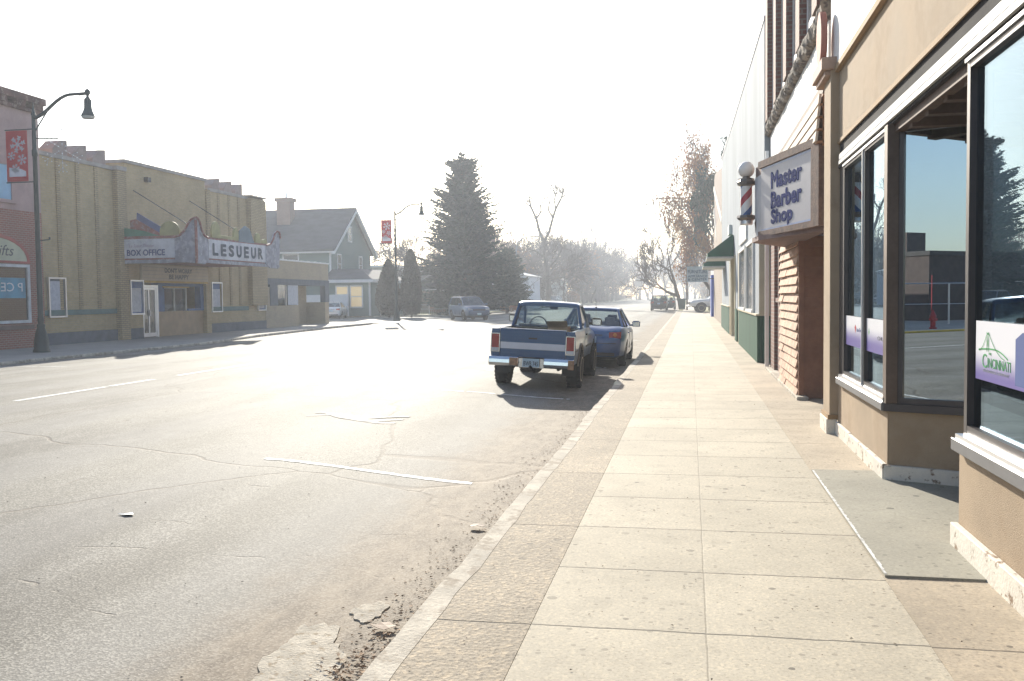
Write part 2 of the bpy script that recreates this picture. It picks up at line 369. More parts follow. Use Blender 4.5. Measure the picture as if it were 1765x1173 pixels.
# grey entry slab with a worn raised edge
g = MB(); g.add([(1.06,8.62,.005),(1.06,5.40,.009),(1.62,5.40,.007),(1.62,6.1,.012),(1.66,6.1,.012),(2.9,6.3,.014),(2.9,7.9,.014),(1.66,8.30,.008),(1.62,8.62,.006),
      (1.06,8.62,-.3),(1.06,5.40,-.3),(1.62,5.40,-.3),(1.62,6.1,-.3),(1.66,6.1,-.3),(2.9,6.3,-.3),(2.9,7.9,-.3),(1.66,8.30,-.3),(1.62,8.62,-.3)],
      [tuple(range(9)), tuple(range(17,8,-1))]+[(i,(i+1)%9,(i+1)%9+9,i+9) for i in range(9)]); struct('entry_slab', g, SLABM)
g = MB()
yy = 5.42
while yy < 8.5:
    a = random.uniform(.012, .022); g.sheet([(1.060,yy,.0102-.0012*(yy-5.4)+.002),(1.060+a,yy,.0102-.0012*(yy-5.4)+.002),(1.060+random.uniform(.012,.022),yy+.055,.0102-.0012*(yy-5.35)+.002),(1.060,yy+.055,.0102-.0012*(yy-5.35)+.002)]); yy += .055
struct('slab_edge_paint', g, PAINT)
# kerb stones, each a little out of line
def kerb(name, path, wd, ztop, inward, m, step=1.9, jit=.012, seg=.24):
    g = MB(); pts = []
    for (a, b) in zip(path[:-1], path[1:]):
        a, b = Vector((*a, 0)), Vector((*b, 0)); n = max(1, int((b-a).length/seg)); d = (b-a).normalized(); nn = Vector((-d.y, d.x, 0))*inward
        for i in range(n+1 if (b.xy.to_tuple() == tuple(path[-1])) else n): pts.append((a+(b-a)*i/n, nn))
    k = 0; o1 = o2 = 0
    prof = None
    for i, (p, nn) in enumerate(pts):
        if i % max(1, int(step/seg)) == 0: o1 = random.uniform(-jit, jit); o2 = random.uniform(-.002, .006)
        e = random.uniform(-.006, .006); f = random.uniform(-.006, .006)
        ring = [p+nn*(0+o1)+Z*-.4, p+nn*(o1+e)+Z*(ztop-.035+o2), p+nn*(.022+o1+e)+Z*(ztop+o2), p+nn*(wd+f+o1)+Z*(ztop-.0045), p+nn*(wd+f+o1)+Z*-.4]
        q = len(g.v); g.v += [tuple(v) for v in ring]
        if prof is not None:
            for j in range(4): g.f.append([prof+j, prof+j+1, q+j+1, q+j]); g.m.append(0)
        prof = q
    return g
g = kerb('kerb', [(-1.37,-1.5),(-1.37,96)], .145, .004, -1, KERB); struct('kerb', g, KERB, smooth=30)
g = kerb('kerb', [(-1.37,-80),(-1.37,-1.5)], .145, .004, -1, YEL); struct('yellow_kerb', g, YEL, smooth=30)
g = kerb('kerb', [(-1.37,96),(-1.37,420)], .145, .004, -1, KERB, seg=2); struct('kerb', g, KERB, smooth=30)
LP = [(-18.15,-80),(-18.15,-14)]
g = kerb('kerb', LP, .16, .0, 1, YEL, seg=1); struct('yellow_kerb', g, YEL, smooth=30)
LP = [(-18.15,-14),(-18.15,32.5),(-19.4,39.5),(-20.5,50),(-20.6,57.5),(-21.0,59.5),(-22.2,60.9),(-24,61.5),(-95,61.5)]
g = kerb('kerb', LP, .16, .0, 1, KERB, seg=.8); struct('kerb', g, KERB, smooth=30)
g = MB(); g.slab([(x-.165, y-.0) for x, y in [(-18.15,-80)]+LP[1:6]]+[(-22.3,60.7),(-24.1,61.33),(-95,61.33),(-95,-80)], (0,0,-.004), X, Y, .4); struct('sidewalk', g, WALK_L)
LP2 = [(-95,82.5),(-24.5,82.5),(-22.3,83.2),(-21,85),(-20.6,88),(-20.6,420)]
g = kerb('kerb', LP2, .16, .0, 1, KERB, seg=1.2); struct('kerb', g, KERB, smooth=30)
g = MB(); g.slab([(-95,82.7),(-24.6,82.7),(-22.5,83.35),(-21.25,85),(-20.8,88),(-20.8,420),(-95,420)][::-1], (0,0,-.004), X, Y, .4); struct('lawn', g, GRASS)
g = MB(); g.box(-24.2,-22.7,86,400,-.02,.004); g.box(-95,-24.2,85.2,86.6,-.02,.004); struct('sidewalk', g, WALK_L)
g = MB(); g.box(-36,-29.6,82.72,90,-.02,.006); struct('driveway', g, ROAD)

# broken concrete patches in the gutter
def patch(cx, cy, rx, ry, n, z0, seed, rot=0):
    rr = random.Random(seed); pts = []
    for i in range(n):
        t = 2*PI*i/n; q = 1+rr.uniform(-.05, .05)+.12*math.sin(3*t+seed)+.08*math.sin(7*t+seed*2)+.05*math.sin(13*t); x = math.cos(t)*rx*q; y = math.sin(t)*ry*q
        pts.append((cx+x*math.cos(rot)-y*math.sin(rot), cy+x*math.sin(rot)+y*math.cos(rot)))
    g = MB(); c = (cx, cy, road_z(cx)+z0+.004); o = [c]+[(x, y, road_z(x)+z0) for x, y in pts]+[(x, y, road_z(x)-.03) for x, y in pts]
    g.add(o, [(0, i+1, (i+1) % n+1) for i in range(n)]+[(i+1, i+1+n, (i+1) % n+1+n, (i+1) % n+1) for i in range(n)]); return g
g = patch(-1.86, 4.15, .2, .52, 70, .008, 3, .22); q = patch(-1.80, 4.95, .09, .16, 40, .008, 5); g.add(q.v, q.f)
struct('gutter_patch', g, PATCHM)
# frost heave streak of pale wear in the road
g = MB()
for k in range(3):
    pts = [(-5.3+i*.13, 12.2+.25*math.sin(i*.5+k)+k*.12-.02*i) for i in range(12)]
    for i in range(11):
        wd_ = .05+.05*math.sin(i/11*PI); a, b_ = pts[i], pts[i+1]
        g.sheet([(a[0],a[1]-wd_,road_z(a[0])+.004+.0012*k),(b_[0],b_[1]-wd_,road_z(b_[0])+.004+.0012*k),(b_[0],b_[1]+wd_,road_z(b_[0])+.004+.0012*k),(a[0],a[1]+wd_,road_z(a[0])+.004+.0012*k)])
struct('pale_road_wear', g, mat('pale_road_wear', (.33,.32,.30), .8, var=.4, scale=4, c2=(.15,.145,.14), c2amt=.9))
# litter: countless crumbs of leaf and grit
LEAFB = mat('dry_leaf', (.24,.14,.07), .8, var=.5, scale=20)
def crumbs(n, fx, size, zf, seed):
    rr = random.Random(seed); g = MB()
    for i in range(n):
        x, y = fx(rr); s = size*rr.uniform(.35, 1.5); t = rr.uniform(0, PI); z = zf(x)+.004; ca, sa = math.cos(t)*s, math.sin(t)*s; q = rr.uniform(.25, .8); h = rr.uniform(.1, .6)*s
        g.add([(x-ca, y-sa, z), (x-sa*q, y+ca*q, z+h), (x+ca, y+sa, z+h*.2), (x+sa*q, y-ca*q, z+h*.7)], [(0,1,2),(0,2,3)])
    return g
def gut(rr): return (-1.5-abs(rr.gauss(0, .16)), 3.2+rr.random()**1.6*18)
tag(crumbs(1500, gut, .010, lambda x: road_z(x), 1).build('leaf_litter', LEAFB, recalc=False), kind='stuff')
def sw(rr): return (rr.uniform(-1.2, 1.62), 3.2+rr.random()**1.5*16)
tag(crumbs(650, sw, .0065, lambda x: 0.001, 2).build('leaf_crumbs', mat('dark_leaf', (.1,.07,.045), .9), recalc=False), kind='stuff')
def rdd(rr): return (rr.uniform(-9, -1.6), 3.2+rr.random()**1.3*14)
tag(crumbs(900, rdd, .007, lambda x: road_z(x)+.001, 3).build('road_grit', mat('grit', (.11,.10,.09), .9, var=.5, scale=40), recalc=False), kind='stuff')
def pch(rr): return (-1.6+rr.gauss(0, .07), 4.0+rr.gauss(0, .5))
tag(crumbs(420, pch, .014, lambda x: road_z(x)+.014, 9).build('gutter_leaves', LEAFB, recalc=False), kind='stuff')
def scrap(name, x, y, s, m, label, cat, seed, zf):
    rr = random.Random(seed); g = MB(); n = 9; pts = [(x+math.cos(2*PI*i/n)*s*rr.uniform(.6,1.2)*1.5, y+math.sin(2*PI*i/n)*s*rr.uniform(.6,1.1), zf+.006+rr.uniform(0,.5)*s*.5) for i in range(n)]
    g.add([(x, y, zf+.012)]+pts, [(0, i+1, (i+1) % n+1) for i in range(n)]); o = g.build(name, m, recalc=False)
    o.modifiers.new('solid', 'SOLIDIFY').thickness = .002; tag(o, label, cat)
scrap('paper_scrap', -4.28, 6.42, .045, mat('paper', (.85,.85,.83), .7), 'small torn white paper scrap lying flat on the road', 'litter', 4, road_z(-4.28))
scrap('fallen_leaf', -1.62, 6.9, .055, mat('leaf_big', (.10,.045,.02), .7), 'curled dark brown leaf lying against the kerb', 'leaf', 8, road_z(-1.62)+.02)
scrap('fallen_leaf', -1.62, 4.7, .05, mat('leaf_big2', (.16,.08,.04), .7), 'crumpled reddish leaf beside the pale broken gutter patch', 'leaf', 12, road_z(-1.62)+.015)
# ------------------------------------------------------------------ shared building materials
STUCCO = mat('beige_stucco', (.41,.31,.21), .92, var=.16, scale=1.2, fine=130, bmp=.45, c2=(.30,.21,.13), c2amt=.45, c2s=.8)
STUCCO_T = mat('tan_trim', (.36,.235,.12), .85, var=.15)
WHITE_F = mat('white_fascia', (.78,.76,.72), .75, var=.08, scale=1.5, fine=20, c2=(.6,.55,.48), c2amt=.3)
PEEL = mat('peeling_white_board', (.72,.67,.58), .85, var=.1, scale=3, fine=40, bmp=.4, c2=(.22,.14,.08), c2amt=.95, c2lo=.555, c2s=3.5)
ALU = mat('aluminium', (.72,.72,.74), .32, metal=.85, var=.06, bmp=0)
DALU = mat('dark_bronze_frame', (.07,.062,.065), .4, metal=.4, var=.1, bmp=0)
GREYF = mat('grey_sill_metal', (.20,.20,.21), .45, metal=.5, var=.1, bmp=0)
BROWNP = mat('brown_paint', (.28,.125,.07), .8, var=.2, scale=2, fine=14, bmp=.4)
BROWNS = mat('weathered_shingle', (.62,.40,.28), .88, var=.3, scale=3, fine=18, bmp=.6, c2=(.3,.16,.1), c2amt=.5)
DARKW = mat('dark_brown_wood', (.11,.065,.045), .75, var=.3, stretch=(1,6,1))
BRICKB = brick('barber_brick', (.24,.10,.075), (.19,.08,.06), (.24,.18,.15), grime=.3)
STONE = mat('rough_stone_ledge', (.34,.28,.22), .95, var=.5, scale=3, fine=9, bmp=1.2, c2=(.09,.07,.06), c2amt=.85, c2lo=.48)
CORR = None
GLASS = glass('shop_glass', (.55,.58,.60), 2.1, gl=(.50,.66,.80))
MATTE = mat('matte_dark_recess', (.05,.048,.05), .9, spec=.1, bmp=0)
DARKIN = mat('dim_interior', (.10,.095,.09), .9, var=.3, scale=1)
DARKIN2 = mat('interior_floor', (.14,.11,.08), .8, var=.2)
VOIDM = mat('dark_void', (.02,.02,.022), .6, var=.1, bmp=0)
def rib(name, c, period=.2, depth=.6, rough=.5, metal=.0, axis=1, thin=.12):
    m, nt, b, N, L = newmat(name); co = objco(nt); sp = N.new('ShaderNodeSeparateXYZ'); L.new(co, sp.inputs[0])
    u = sp.outputs[axis] if axis < 3 else math_(nt, 'ADD', sp.outputs[0], sp.outputs[1])
    fr = math_(nt, 'ABSOLUTE', math_(nt, 'SUBTRACT', math_(nt, 'FRACT', math_(nt, 'DIVIDE', u, period)), .5))
    gr = math_(nt, 'SUBTRACT', 1, ramp(nt, fr, thin*.3, thin))
    n1 = noise(nt, co, .8, 5, .6, (1,1,.3)); k = mixc(nt, ramp(nt, n1, .3, .7), dk(c, .86), dk(c, 1.05)); k = mixc(nt, math_(nt, 'MULTIPLY', gr, .35), k, dk(c, .5))
    L.new(k, b.inputs['Base Color']); b.inputs['Roughness'].default_value = .85; b.inputs['Specular IOR Level'].default_value = .12
    bump(nt, b, math_(nt, 'SUBTRACT', 1, gr), depth, .02); return m
CORR = rib('white_corrugated_metal', (.37,.40,.43), .225, .5)
CORRG = rib('green_corrugated_metal', (.035,.10,.065), .30, .7, axis=3)
# ------------------------------------------------------------------ near shop
shop = thing('beige_shop', 'beige stucco shop with large dark framed windows and a recessed entry at the right edge', 'building', (1.63, 2, 0))
XF = 1.63
def B(name, m, *boxes, parent=None, bevel=0):
    g = MB()
    for b in boxes: g.box(*b)
    return g.build(name, m, parent, bevel=bevel)
DX, DY = math.cos(R(25)), -math.sin(R(25)); RU = Vector((DX, DY, 0)); C0 = Vector((1.635, 8.24, 0))
g = MB(); g.box(XF, 1.86, 8.24, 10.93, .0, .585); g.slab([(.0,.0),(1.02,.0),(1.02,.585),(.0,.585)], C0+RU*.003-Vector((.003*0,.0,0)), RU, Z, .2)
g.box(XF, 1.86, -6, 6.12, .0, .61); g.slab([(0,0),(1.02,0),(1.02,.61),(0,.61)], (2.6,6.47,0), (Vector((1.86,6.12,0))-Vector((2.6,6.47,0))).normalized()*.8, Z, -.15)
g.box(XF-.0, 1.9, -8, 11.3, 3.25, 4.03); g.box(1.54, 1.9, 10.93, 11.43, .15, 4.06)
g.build('stucco_wall', STUCCO, shop, bevel=.006)
B('upper_wall', STUCCO, (1.70,12,-8,12.0,4.1,6.4), (2.6,12,11.5,12,0,4.1), (7.0,7.2,-8,11.5,-.1,4.1), parent=shop)
B('cornice', WHITE_F, (1.60,1.70,-8,11.35,4.09,5.9), parent=shop)
B('trim', STUCCO_T, (1.575,1.629,-8,11.3,4.03,4.088), (1.615,1.6295,-8,11.15,3.235,3.275), (1.575,1.6,-8,11.35,5.9,6.0), parent=shop)
# peeling baseboards
g = MB()
def board(y0, y1, x, z1, n):
    for i in range(n):
        a = y0+(y1-y0)*i/n; b = y0+(y1-y0)*(i+1)/n-.004; o = random.uniform(-.006, .006); g.box(x+o, XF-.001, a, b, -.05, z1+random.uniform(-.006, .004))
board(8.235, 10.9, 1.594, .135, 3); g.build('baseboard', PEEL, shop, bevel=.005); g = MB(); board(-6, 6.14, 1.590, .147, 7); g.build('baseboard', PEEL, shop, bevel=.005); g = MB()
g.slab([(0,-.05),(1.0,-.05),(1.0,.128),(0,.128)], C0+Vector((-.045,-.02,0))+RU*.01, RU, Z, .05); g.build('baseboard', PEEL, shop, bevel=.005); g = MB()
g.box(1.505, 1.62, 10.92, 11.46, -.05, .16)
g.build('pier_block', PEEL, shop, bevel=.005)
B('pier_foot', STUCCO_T, (1.52,1.64,10.91,11.44,.16,.21), parent=shop)
B('pier_cap', mat('cap_stone', (.45,.30,.22), .8), (1.44,1.64,10.9,11.75,4.06,4.20), (1.48,1.64,10.95,11.7,4.0,4.06), parent=shop, bevel=.01)
g = MB(); n = 20; g.slab([(.22*math.cos(2*PI*i/n), .31*math.sin(2*PI*i/n)) for i in range(n)], (1.46,11.32,4.50), -Y, Z, .07); g.build('oval_finial', mat('faded_red', (.40,.16,.12), .8), shop, bevel=.01)
# header band
B('header', mat('painted_header', (.50,.50,.49), .5, var=.1), (1.602,1.66,-8,10.78,2.99,3.03), (1.606,1.66,-8,10.78,3.04,3.10), parent=shop)
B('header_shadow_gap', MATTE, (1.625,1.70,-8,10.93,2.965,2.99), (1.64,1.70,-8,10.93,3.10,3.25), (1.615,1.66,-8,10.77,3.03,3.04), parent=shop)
# sills
B('sill', GREYF, (1.575,1.80,8.235,10.74,.586,.655), (1.575,1.80,-6,6.10,.61,.685), parent=shop, bevel=.004)
g = MB(); g.slab([(0,.586),(1.02,.586),(1.02,.65),(0,.65)], C0+Vector((-.045,-.03,0)), RU, Z, .18); g.build('sill', DALU, shop)
B('sill_strip', ALU, (1.60,1.66,8.24,10.72,.656,.69), (1.59,1.66,-6,6.06,.686,.715), parent=shop)
# windows facing the street
def xwindow(y0, y1, z0, z1, parent, name='window', fr=.045, m=DALU, gm=GLASS, x=1.66, edge=True):
    g = MB(); g.box(x-.03, x+.06, y0, y0+fr, z0, z1); g.box(x-.03, x+.06, y1-fr, y1, z0, z1); g.box(x-.029, x+.059, y0+fr, y1-fr, z0, z0+fr); g.box(x-.029, x+.059, y0+fr, y1-fr, z1-fr, z1)
    f = g.build(name, m, parent)
    g = MB(); g.box(x+.01, x+.018, y0+fr-.004, y1-fr+.004, z0+fr-.004, z1-fr+.004); g.build('pane', gm, f, recalc=True)
    if edge:
        g = MB(); g.box(x-.045, x-.031, y0+.004, y0+.022, z0, z1); g.box(x-.045, x-.031, y0+.022, y1, z1-.022, z1); g.build('frame_edge', ALU, f)
    return f
xwindow(8.30, 9.40, .69, 2.965, shop); xwindow(9.405, 10.60, .69, 2.965, shop)
xwindow(3.42, 6.03, .715, 2.965, shop, fr=.06); xwindow(.8, 3.40, .715, 2.965, shop, fr=.06); xwindow(-1.8, .78, .715, 2.965, shop, fr=.06); xwindow(-5.9, -1.82, .715, 2.965, shop, fr=.06)
B('jamb', DALU, (1.64,1.8,10.60,10.93,.655,2.965), parent=shop)
# corner post and angled return window
g = MB(); g.box(1.60, 1.69, 8.17, 8.298, .655, 2.965); g.build('corner_post', mat('bronze_post', (.14,.10,.08), .5, metal=.3, bmp=0), shop)
g = MB(); P0 = C0+RU*.055+Vector((-.0,-.03,0))
for (u0, u1, v0, v1) in ((0,.05,.651,2.965),(.92,1.0,.651,2.965),(.05,.92,.651,.70),(.05,.92,2.90,2.965)): g.slab([(u0,v0),(u1,v0),(u1,v1),(u0,v1)], P0, RU, Z, .08)
f = g.build('angled_window', DALU, shop); g = MB(); g.slab([(.046,.70),(.924,.70),(.924,2.90),(.046,2.90)], P0+Vector((DY,-DX,0))*-.03, RU, Z, .008); g.build('pane', glass('angled_glass', (.3,.32,.34), 7, gl=(.82,.92,.97)), f)
# near return, door and ceiling of the recess
g = MB(); ru2 = (Vector((2.6,6.47,0))-Vector((1.70,6.06,0))).normalized()
for (u0, u1, v0, v1) in ((0,.06,.61,2.965),(.9,.97,.61,2.965),(.06,.9,.61,.68),(.06,.9,2.9,2.965)): g.slab([(u0,v0),(u1,v0),(u1,v1),(u0,v1)], (1.70,6.06,0), ru2, Z, -.06)
f = g.build('return_window', DALU, shop); g = MB(); g.slab([(.056,.68),(.904,.68),(.904,2.9),(.056,2.9)], (1.70,6.09,0), ru2, Z, -.008); g.build('pane', GLASS, f)
g = MB(); g.box(2.58,2.66,6.47,6.62,.05,2.965); g.box(2.58,2.66,7.72,7.82,.05,2.965); g.box(2.58,2.66,6.62,7.72,2.2,2.3); f = g.build('door_frame', DALU, shop)
g = MB(); g.box(2.60,2.64,6.64,6.76,.06,2.19); g.box(2.60,2.64,7.58,7.70,.06,2.19); g.box(2.60,2.64,6.76,7.58,.06,.3); g.box(2.60,2.64,6.76,7.58,2.07,2.19); d = g.build('door', ALU, shop)
g = MB(); g.box(2.615,2.625,6.76,7.58,.3,2.07); g.build('pane', GLASS, d); g = MB(); g.tube([(2.56,6.72,.9),(2.56,6.72,1.3)], .012); g.tube([(2.56,6.72,.93),(2.6,6.72,.93)], .01); g.tube([(2.56,6.72,1.27),(2.6,6.72,1.27)], .01); g.build('handle', ALU, d)
g = MB(); g.box(1.70,2.9,6.0,8.3,2.966,3.0); 
for k in range(4): g.box(1.70,2.9,6.25+k*.5,6.36+k*.5,2.87,2.966)
g.box(1.66,1.74,6.04,8.17,2.90,2.964)
g.build('recess_ceiling', DARKW, shop)
# room inside
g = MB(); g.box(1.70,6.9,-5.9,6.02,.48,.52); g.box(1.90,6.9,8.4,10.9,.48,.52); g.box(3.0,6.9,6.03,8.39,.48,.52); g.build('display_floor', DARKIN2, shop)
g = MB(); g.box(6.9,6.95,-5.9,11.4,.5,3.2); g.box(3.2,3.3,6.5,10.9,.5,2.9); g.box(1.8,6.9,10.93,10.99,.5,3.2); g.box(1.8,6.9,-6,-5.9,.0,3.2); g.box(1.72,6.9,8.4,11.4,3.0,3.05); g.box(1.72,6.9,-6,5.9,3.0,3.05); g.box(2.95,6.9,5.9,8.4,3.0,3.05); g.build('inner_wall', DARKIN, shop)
g = MB(); g.box(1.78,1.80,9.5,10.5,.72,2.9); g.build('blind', mat('pale_blind', (.30,.28,.24), .8), shop)
# window vinyl
def vinyl_mat():
    m, nt, b, N, L = newmat('window_vinyl'); co = objco(nt); sp = N.new('ShaderNodeSeparateXYZ'); L.new(co, sp.inputs[0])
    k = mixc(nt, ramp(nt, math_(nt, 'SUBTRACT', 1.26, sp.outputs[2]), .0, .17), (.74,.74,.78), (.13,.10,.34)); L.new(k, b.inputs['Base Color']); b.inputs['Roughness'].default_value = .35; return m
VM = vinyl_mat(); INK = {n: mat('ink_'+n, c, .5, var=.05, bmp=0) for n, c in dict(green=(.03,.30,.08), dark=(.05,.05,.06), red=(.4,.02,.03), blue=(.03,.07,.25), grey=(.25,.27,.3)).items()}
XV = 1.652
v1 = B('vinyl_banner', VM, (XV,XV+.003,3.5,5.88,1.07,1.41), parent=shop); v2 = B('vinyl_banner', VM, (XV,XV+.003,8.36,9.34,1.03,1.34), parent=shop); v3 = B('vinyl_banner', VM, (XV,XV+.003,9.46,10.54,1.03,1.34), parent=shop)
XT = XV-.001
text('THE', (XT,5.64,1.222), -Y, Z, .05, .014, INK['green'], v1, .001)
text('C', (XT,5.75,1.145), -Y, Z, .08, .08, INK['green'], v1, .001); text('INCINNATI', (XT,5.655,1.150), -Y, Z, .385, .055, INK['green'], v1, .001)
text('INSURANCE COMPANY', (XT,5.73,1.122), -Y, Z, .44, .015, INK['grey'], v1, .001)
g = MB()
def line2(pts, wd_, y0, z0):
    for (a, b) in zip(pts[:-1], pts[1:]):
        d = Vector((b[0]-a[0], b[1]-a[1])).normalized(); n = Vector((-d.y, d.x))*wd_
        g.add([(XT-.001, y0-p[0], z0+p[1]) for p in ((a[0]+n.x,a[1]+n.y),(b[0]+n.x,b[1]+n.y),(b[0]-n.x,b[1]-n.y),(a[0]-n.x,a[1]-n.y))], [(0,1,2,3)])
line2([(.15,.0),(.15,.11)], .004, 5.82, 1.24); line2([(.18,.0),(.18,.11)], .004, 5.82, 1.24); line2([(.15,.1),(.18,.1)], .004, 5.82, 1.24); line2([(.15,.07),(.18,.03)], .002, 5.82, 1.24); line2([(.15,.03),(.18,.07)], .002, 5.82, 1.24)
line2([(0.02*i, .105*(i/7.5)**2) for i in range(8)], .0025, 5.82, 1.24); line2([(.18+.03*i, .105*(1-i/9)**2-.03*(i/9)) for i in range(10)], .0025, 5.82, 1.24)
line2([(.0+.036*i, .012*math.sin(i/14*PI)+.005-.03*max(0,(i-8)/6)**2) for i in range(15)], .004, 5.82, 1.24)
g.build('bridge_logo', INK['green'], v1, recalc=False)
g = MB(); g.slab([(0,0),(.22,0),(.22,.24),(.11,.28),(0,.24)], (XT,5.20,1.09), -Y, Z, .0005); q = g.build('shield_logo', INK['blue'], v1)
text('CHUBB', (XT,8.80,1.155), -Y, Z, .40, .035, INK['dark'], v2, .001); g = MB(); g.slab([(0,0),(.03,.03),(.0,.07),(-.02,.03)], (XT,9.22,1.18), -Y, Z, .0005); g.build('leaf_logo', INK['green'], v2)
g = MB(); g.slab([(0,0),(.05,.06),(0,.09),(-.05,.06)], (XT,9.95,1.17), -Y, Z, .0005); g.build('heart_logo', INK['red'], v3); text('Auto-Owners', (XT,9.88,1.19), -Y, Z, .34, .04, INK['blue'], v3, .001)

# ------------------------------------------------------------------ barber shop building
bar = thing('barber_building', 'two storey brown brick barber building with clapboard entry and rough stone ledge', 'building', (1.7, 12, 0))
B('brick_wall', BRICKB, (1.72,1.95,17.0,20.45,0,1.42), (1.72,1.95,19.1,20.45,1.42,3.9), (1.72,1.95,17.0,17.62,1.42,3.9), (1.72,12,12.0,20.4,3.9,9.5), (1.66,1.72,19.4,20.3,0,4.0), (2.2,2.4,12.0,17,0,3.9), (1.95,12,20.2,20.41,0,3.9), parent=bar)
B('brick_sill', BRICKB, (1.66,1.95,17.5,19.1,1.42,1.50), parent=bar)
f = B('window', DALU, (1.86,1.9,17.62,17.7,1.5,2.9), (1.86,1.9,19.0,19.1,1.5,2.9), (1.86,1.9,17.7,19.0,1.5,1.58), (1.86,1.9,17.7,19.0,2.82,2.9), parent=bar); B('pane', GLASS, (1.875,1.88,17.7,19.0,1.58,2.82), parent=f)
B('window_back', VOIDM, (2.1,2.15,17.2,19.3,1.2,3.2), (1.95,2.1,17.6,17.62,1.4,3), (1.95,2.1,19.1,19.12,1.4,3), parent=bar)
# clapboard bay: lit shingle courses on the street side, smooth boards on the near side
g = MB(); z = .03; k = 0
while z < 2.40:
    hh = .142; yy = 14.62
    while yy < 17.35:
        wdt = min(random.uniform(1.2, 2.8), 17.4-yy); o = random.uniform(-.006, .008)
        g.slab([(0,0),(wdt-.006,0),(wdt-.006,hh+.01),(0,hh+.01)], (1.575-.012+o, yy+wdt-.003, z+random.uniform(-.004,.004)), -Y, Vector((.30,0,1)).normalized(), .022); yy += wdt
    z += hh
g.build('shingle_siding', BROWNS, bar)
g = MB(); g.box(1.62, 2.2, 14.56, 17.4, 0, 2.44); z = .0
while z < 2.40:
    g.slab([(0,0),(.80,0),(.80,.155),(0,.155)], (1.68,14.535,z), X, Vector((0,.12,1)).normalized(), .02); z += .152
g.box(1.60, 1.68, 14.53, 14.62, 0, 2.44)
g.build('clapboard_siding', BROWNP, bar)
B('threshold', KERB, (1.55,1.72,14.3,20.3,-.02,.045), parent=bar, bevel=.01)
B('fascia_panel', WHITE_F, (1.66,1.719,12.0,20.4,4.16,4.9), parent=bar)
B('dark_beam', DARKW, (1.60,1.719,12.0,20.3,4.04,4.16), parent=bar)
g = MB(); n = 130; m_ = [(1.72,4.90),(1.60,4.91),(1.56,4.96),(1.55,5.03),(1.565,5.11),(1.62,5.16),(1.72,5.18)]; prev = None
for i in range(n+1):
    yy = 12.0+8.5*i/n; q = len(g.v); e0 = .018*math.sin(yy*1.7)+.012*math.sin(yy*5.3)
    for j, (x_, z_) in enumerate(m_): g.v.append((x_+(random.uniform(-.022,.022)+e0*.6 if 0 < j < 6 else 0), yy, z_+(random.uniform(-.018,.018)+e0*.4 if j else 0)))
    if prev is not None:
        for j in range(6): g.f.append([prev+j, prev+j+1, q+j+1, q+j]); g.m.append(0)
    prev = q
g.f.append([0,1,2,3,4,5,6]); g.m.append(0)
g.build('stone_ledge', STONE, bar)
g = MB(); m2 = mat('pale_window_panel', (.62,.58,.55), .7)
for k in range(5):
    y0 = 12.3+k*1.9; B('pilaster', BRICKB, (1.56, 1.72, y0, y0+.5, 5.18, 9.5), parent=bar)
for k in range(4):
    y0 = 12.82+k*1.9; f = B('upper_window', m2, (1.66,1.719,y0,y0+.12,5.3,8.6), (1.66,1.719,y0+1.2,y0+1.34,5.3,8.6), (1.66,1.719,y0+.12,y0+1.2,5.3,5.42), parent=bar); B('pane', GLASS, (1.70,1.706,y0+.12,y0+1.2,5.42,8.6), parent=f)
B('parapet_cap', STONE, (1.55,12,12,20.4,9.5,9.7), parent=bar)
# slat mansard above the sign
g = MB(); h2 = MB()
for k in range(4):
    zt = 4.03-.15*k
    g.slab([(0,0),(4.5,0),(4.5,.118),(0,.118)], (1.545-.012*k, 16.5, zt-.125), -Y, Vector((.10,0,1)).normalized(), .03)
    h2.box(1.565-.012*k, 1.66, 12.0, 16.5, zt-.151, zt-.126)
h2.box(1.60, 1.72, 12.0, 16.5, 3.4, 4.03)
g.build('lapped_board', mat('pale_shingle', (.66,.57,.48), .85, var=.25, scale=2, fine=12, bmp=.5, c2=(.4,.3,.24), c2amt=.5), bar); h2.build('brown_batten', mat('orange_brown_wood', (.34,.16,.07), .8), bar)  # battens between the boards are brown wood in their own colour
B('metal_post', ALU, (1.56,1.64,20.42,20.50,0,4.6), parent=bar)

# sign with two faces meeting in a blunt nose
sign = thing('barber_sign', 'cabinet sign reading Master Barber Shop in a brown frame over the clapboard entry', 'sign', (1.3, 14, 2.3))
PA, PB, PC, PD = Vector((1.60,12.1,0)), Vector((1.04,14.2,0)), Vector((.985,14.72,0)), Vector((1.60,16.6,0))
g = MB(); g.slab([(p.x, p.y) for p in (PA, PD, PC, PB)], (0,0,3.50), X, Y, 1.06); g.build('cabinet', mat('brown_sign_box', (.17,.10,.085), .8, var=.3, fine=30, bmp=.5), sign)
U = (PA-PB).normalized(); NN = U.cross(Z); LW = (PA-PB).length
g = MB(); 
for (u0,u1,v0,v1) in ((-.03,LW+.03,3.42,3.52),(-.03,LW+.03,2.42,2.50),(LW-.22,LW+.03,2.50,3.42)): g.slab([(u0,v0),(u1,v0),(u1,v1),(u0,v1)], PB+NN*.05, U, Z, .07)
g.build('frame', mat('brown_sign_frame', (.20,.12,.09), .8, var=.35, scale=8, fine=40, bmp=.6), sign)
g = MB(); g.slab([(.02,2.50),(LW-.22,2.50),(LW-.22,3.42),(.02,3.42)], PB+NN*.02, U, Z, .02); fc = g.build('sign_face', mat('aged_sign_acrylic', (.46,.44,.46), .5, var=.1, scale=1.5, bmp=0), sign)
g = MB()
for (u0,u1,v0,v1) in ((.04,LW-.23,3.385,3.415),(.04,LW-.23,2.505,2.53),(LW-.25,LW-.225,2.53,3.385)): g.slab([(u0,v0),(u1,v0),(u1,v1),(u0,v1)], PB+NN*.024, U, Z, .003)
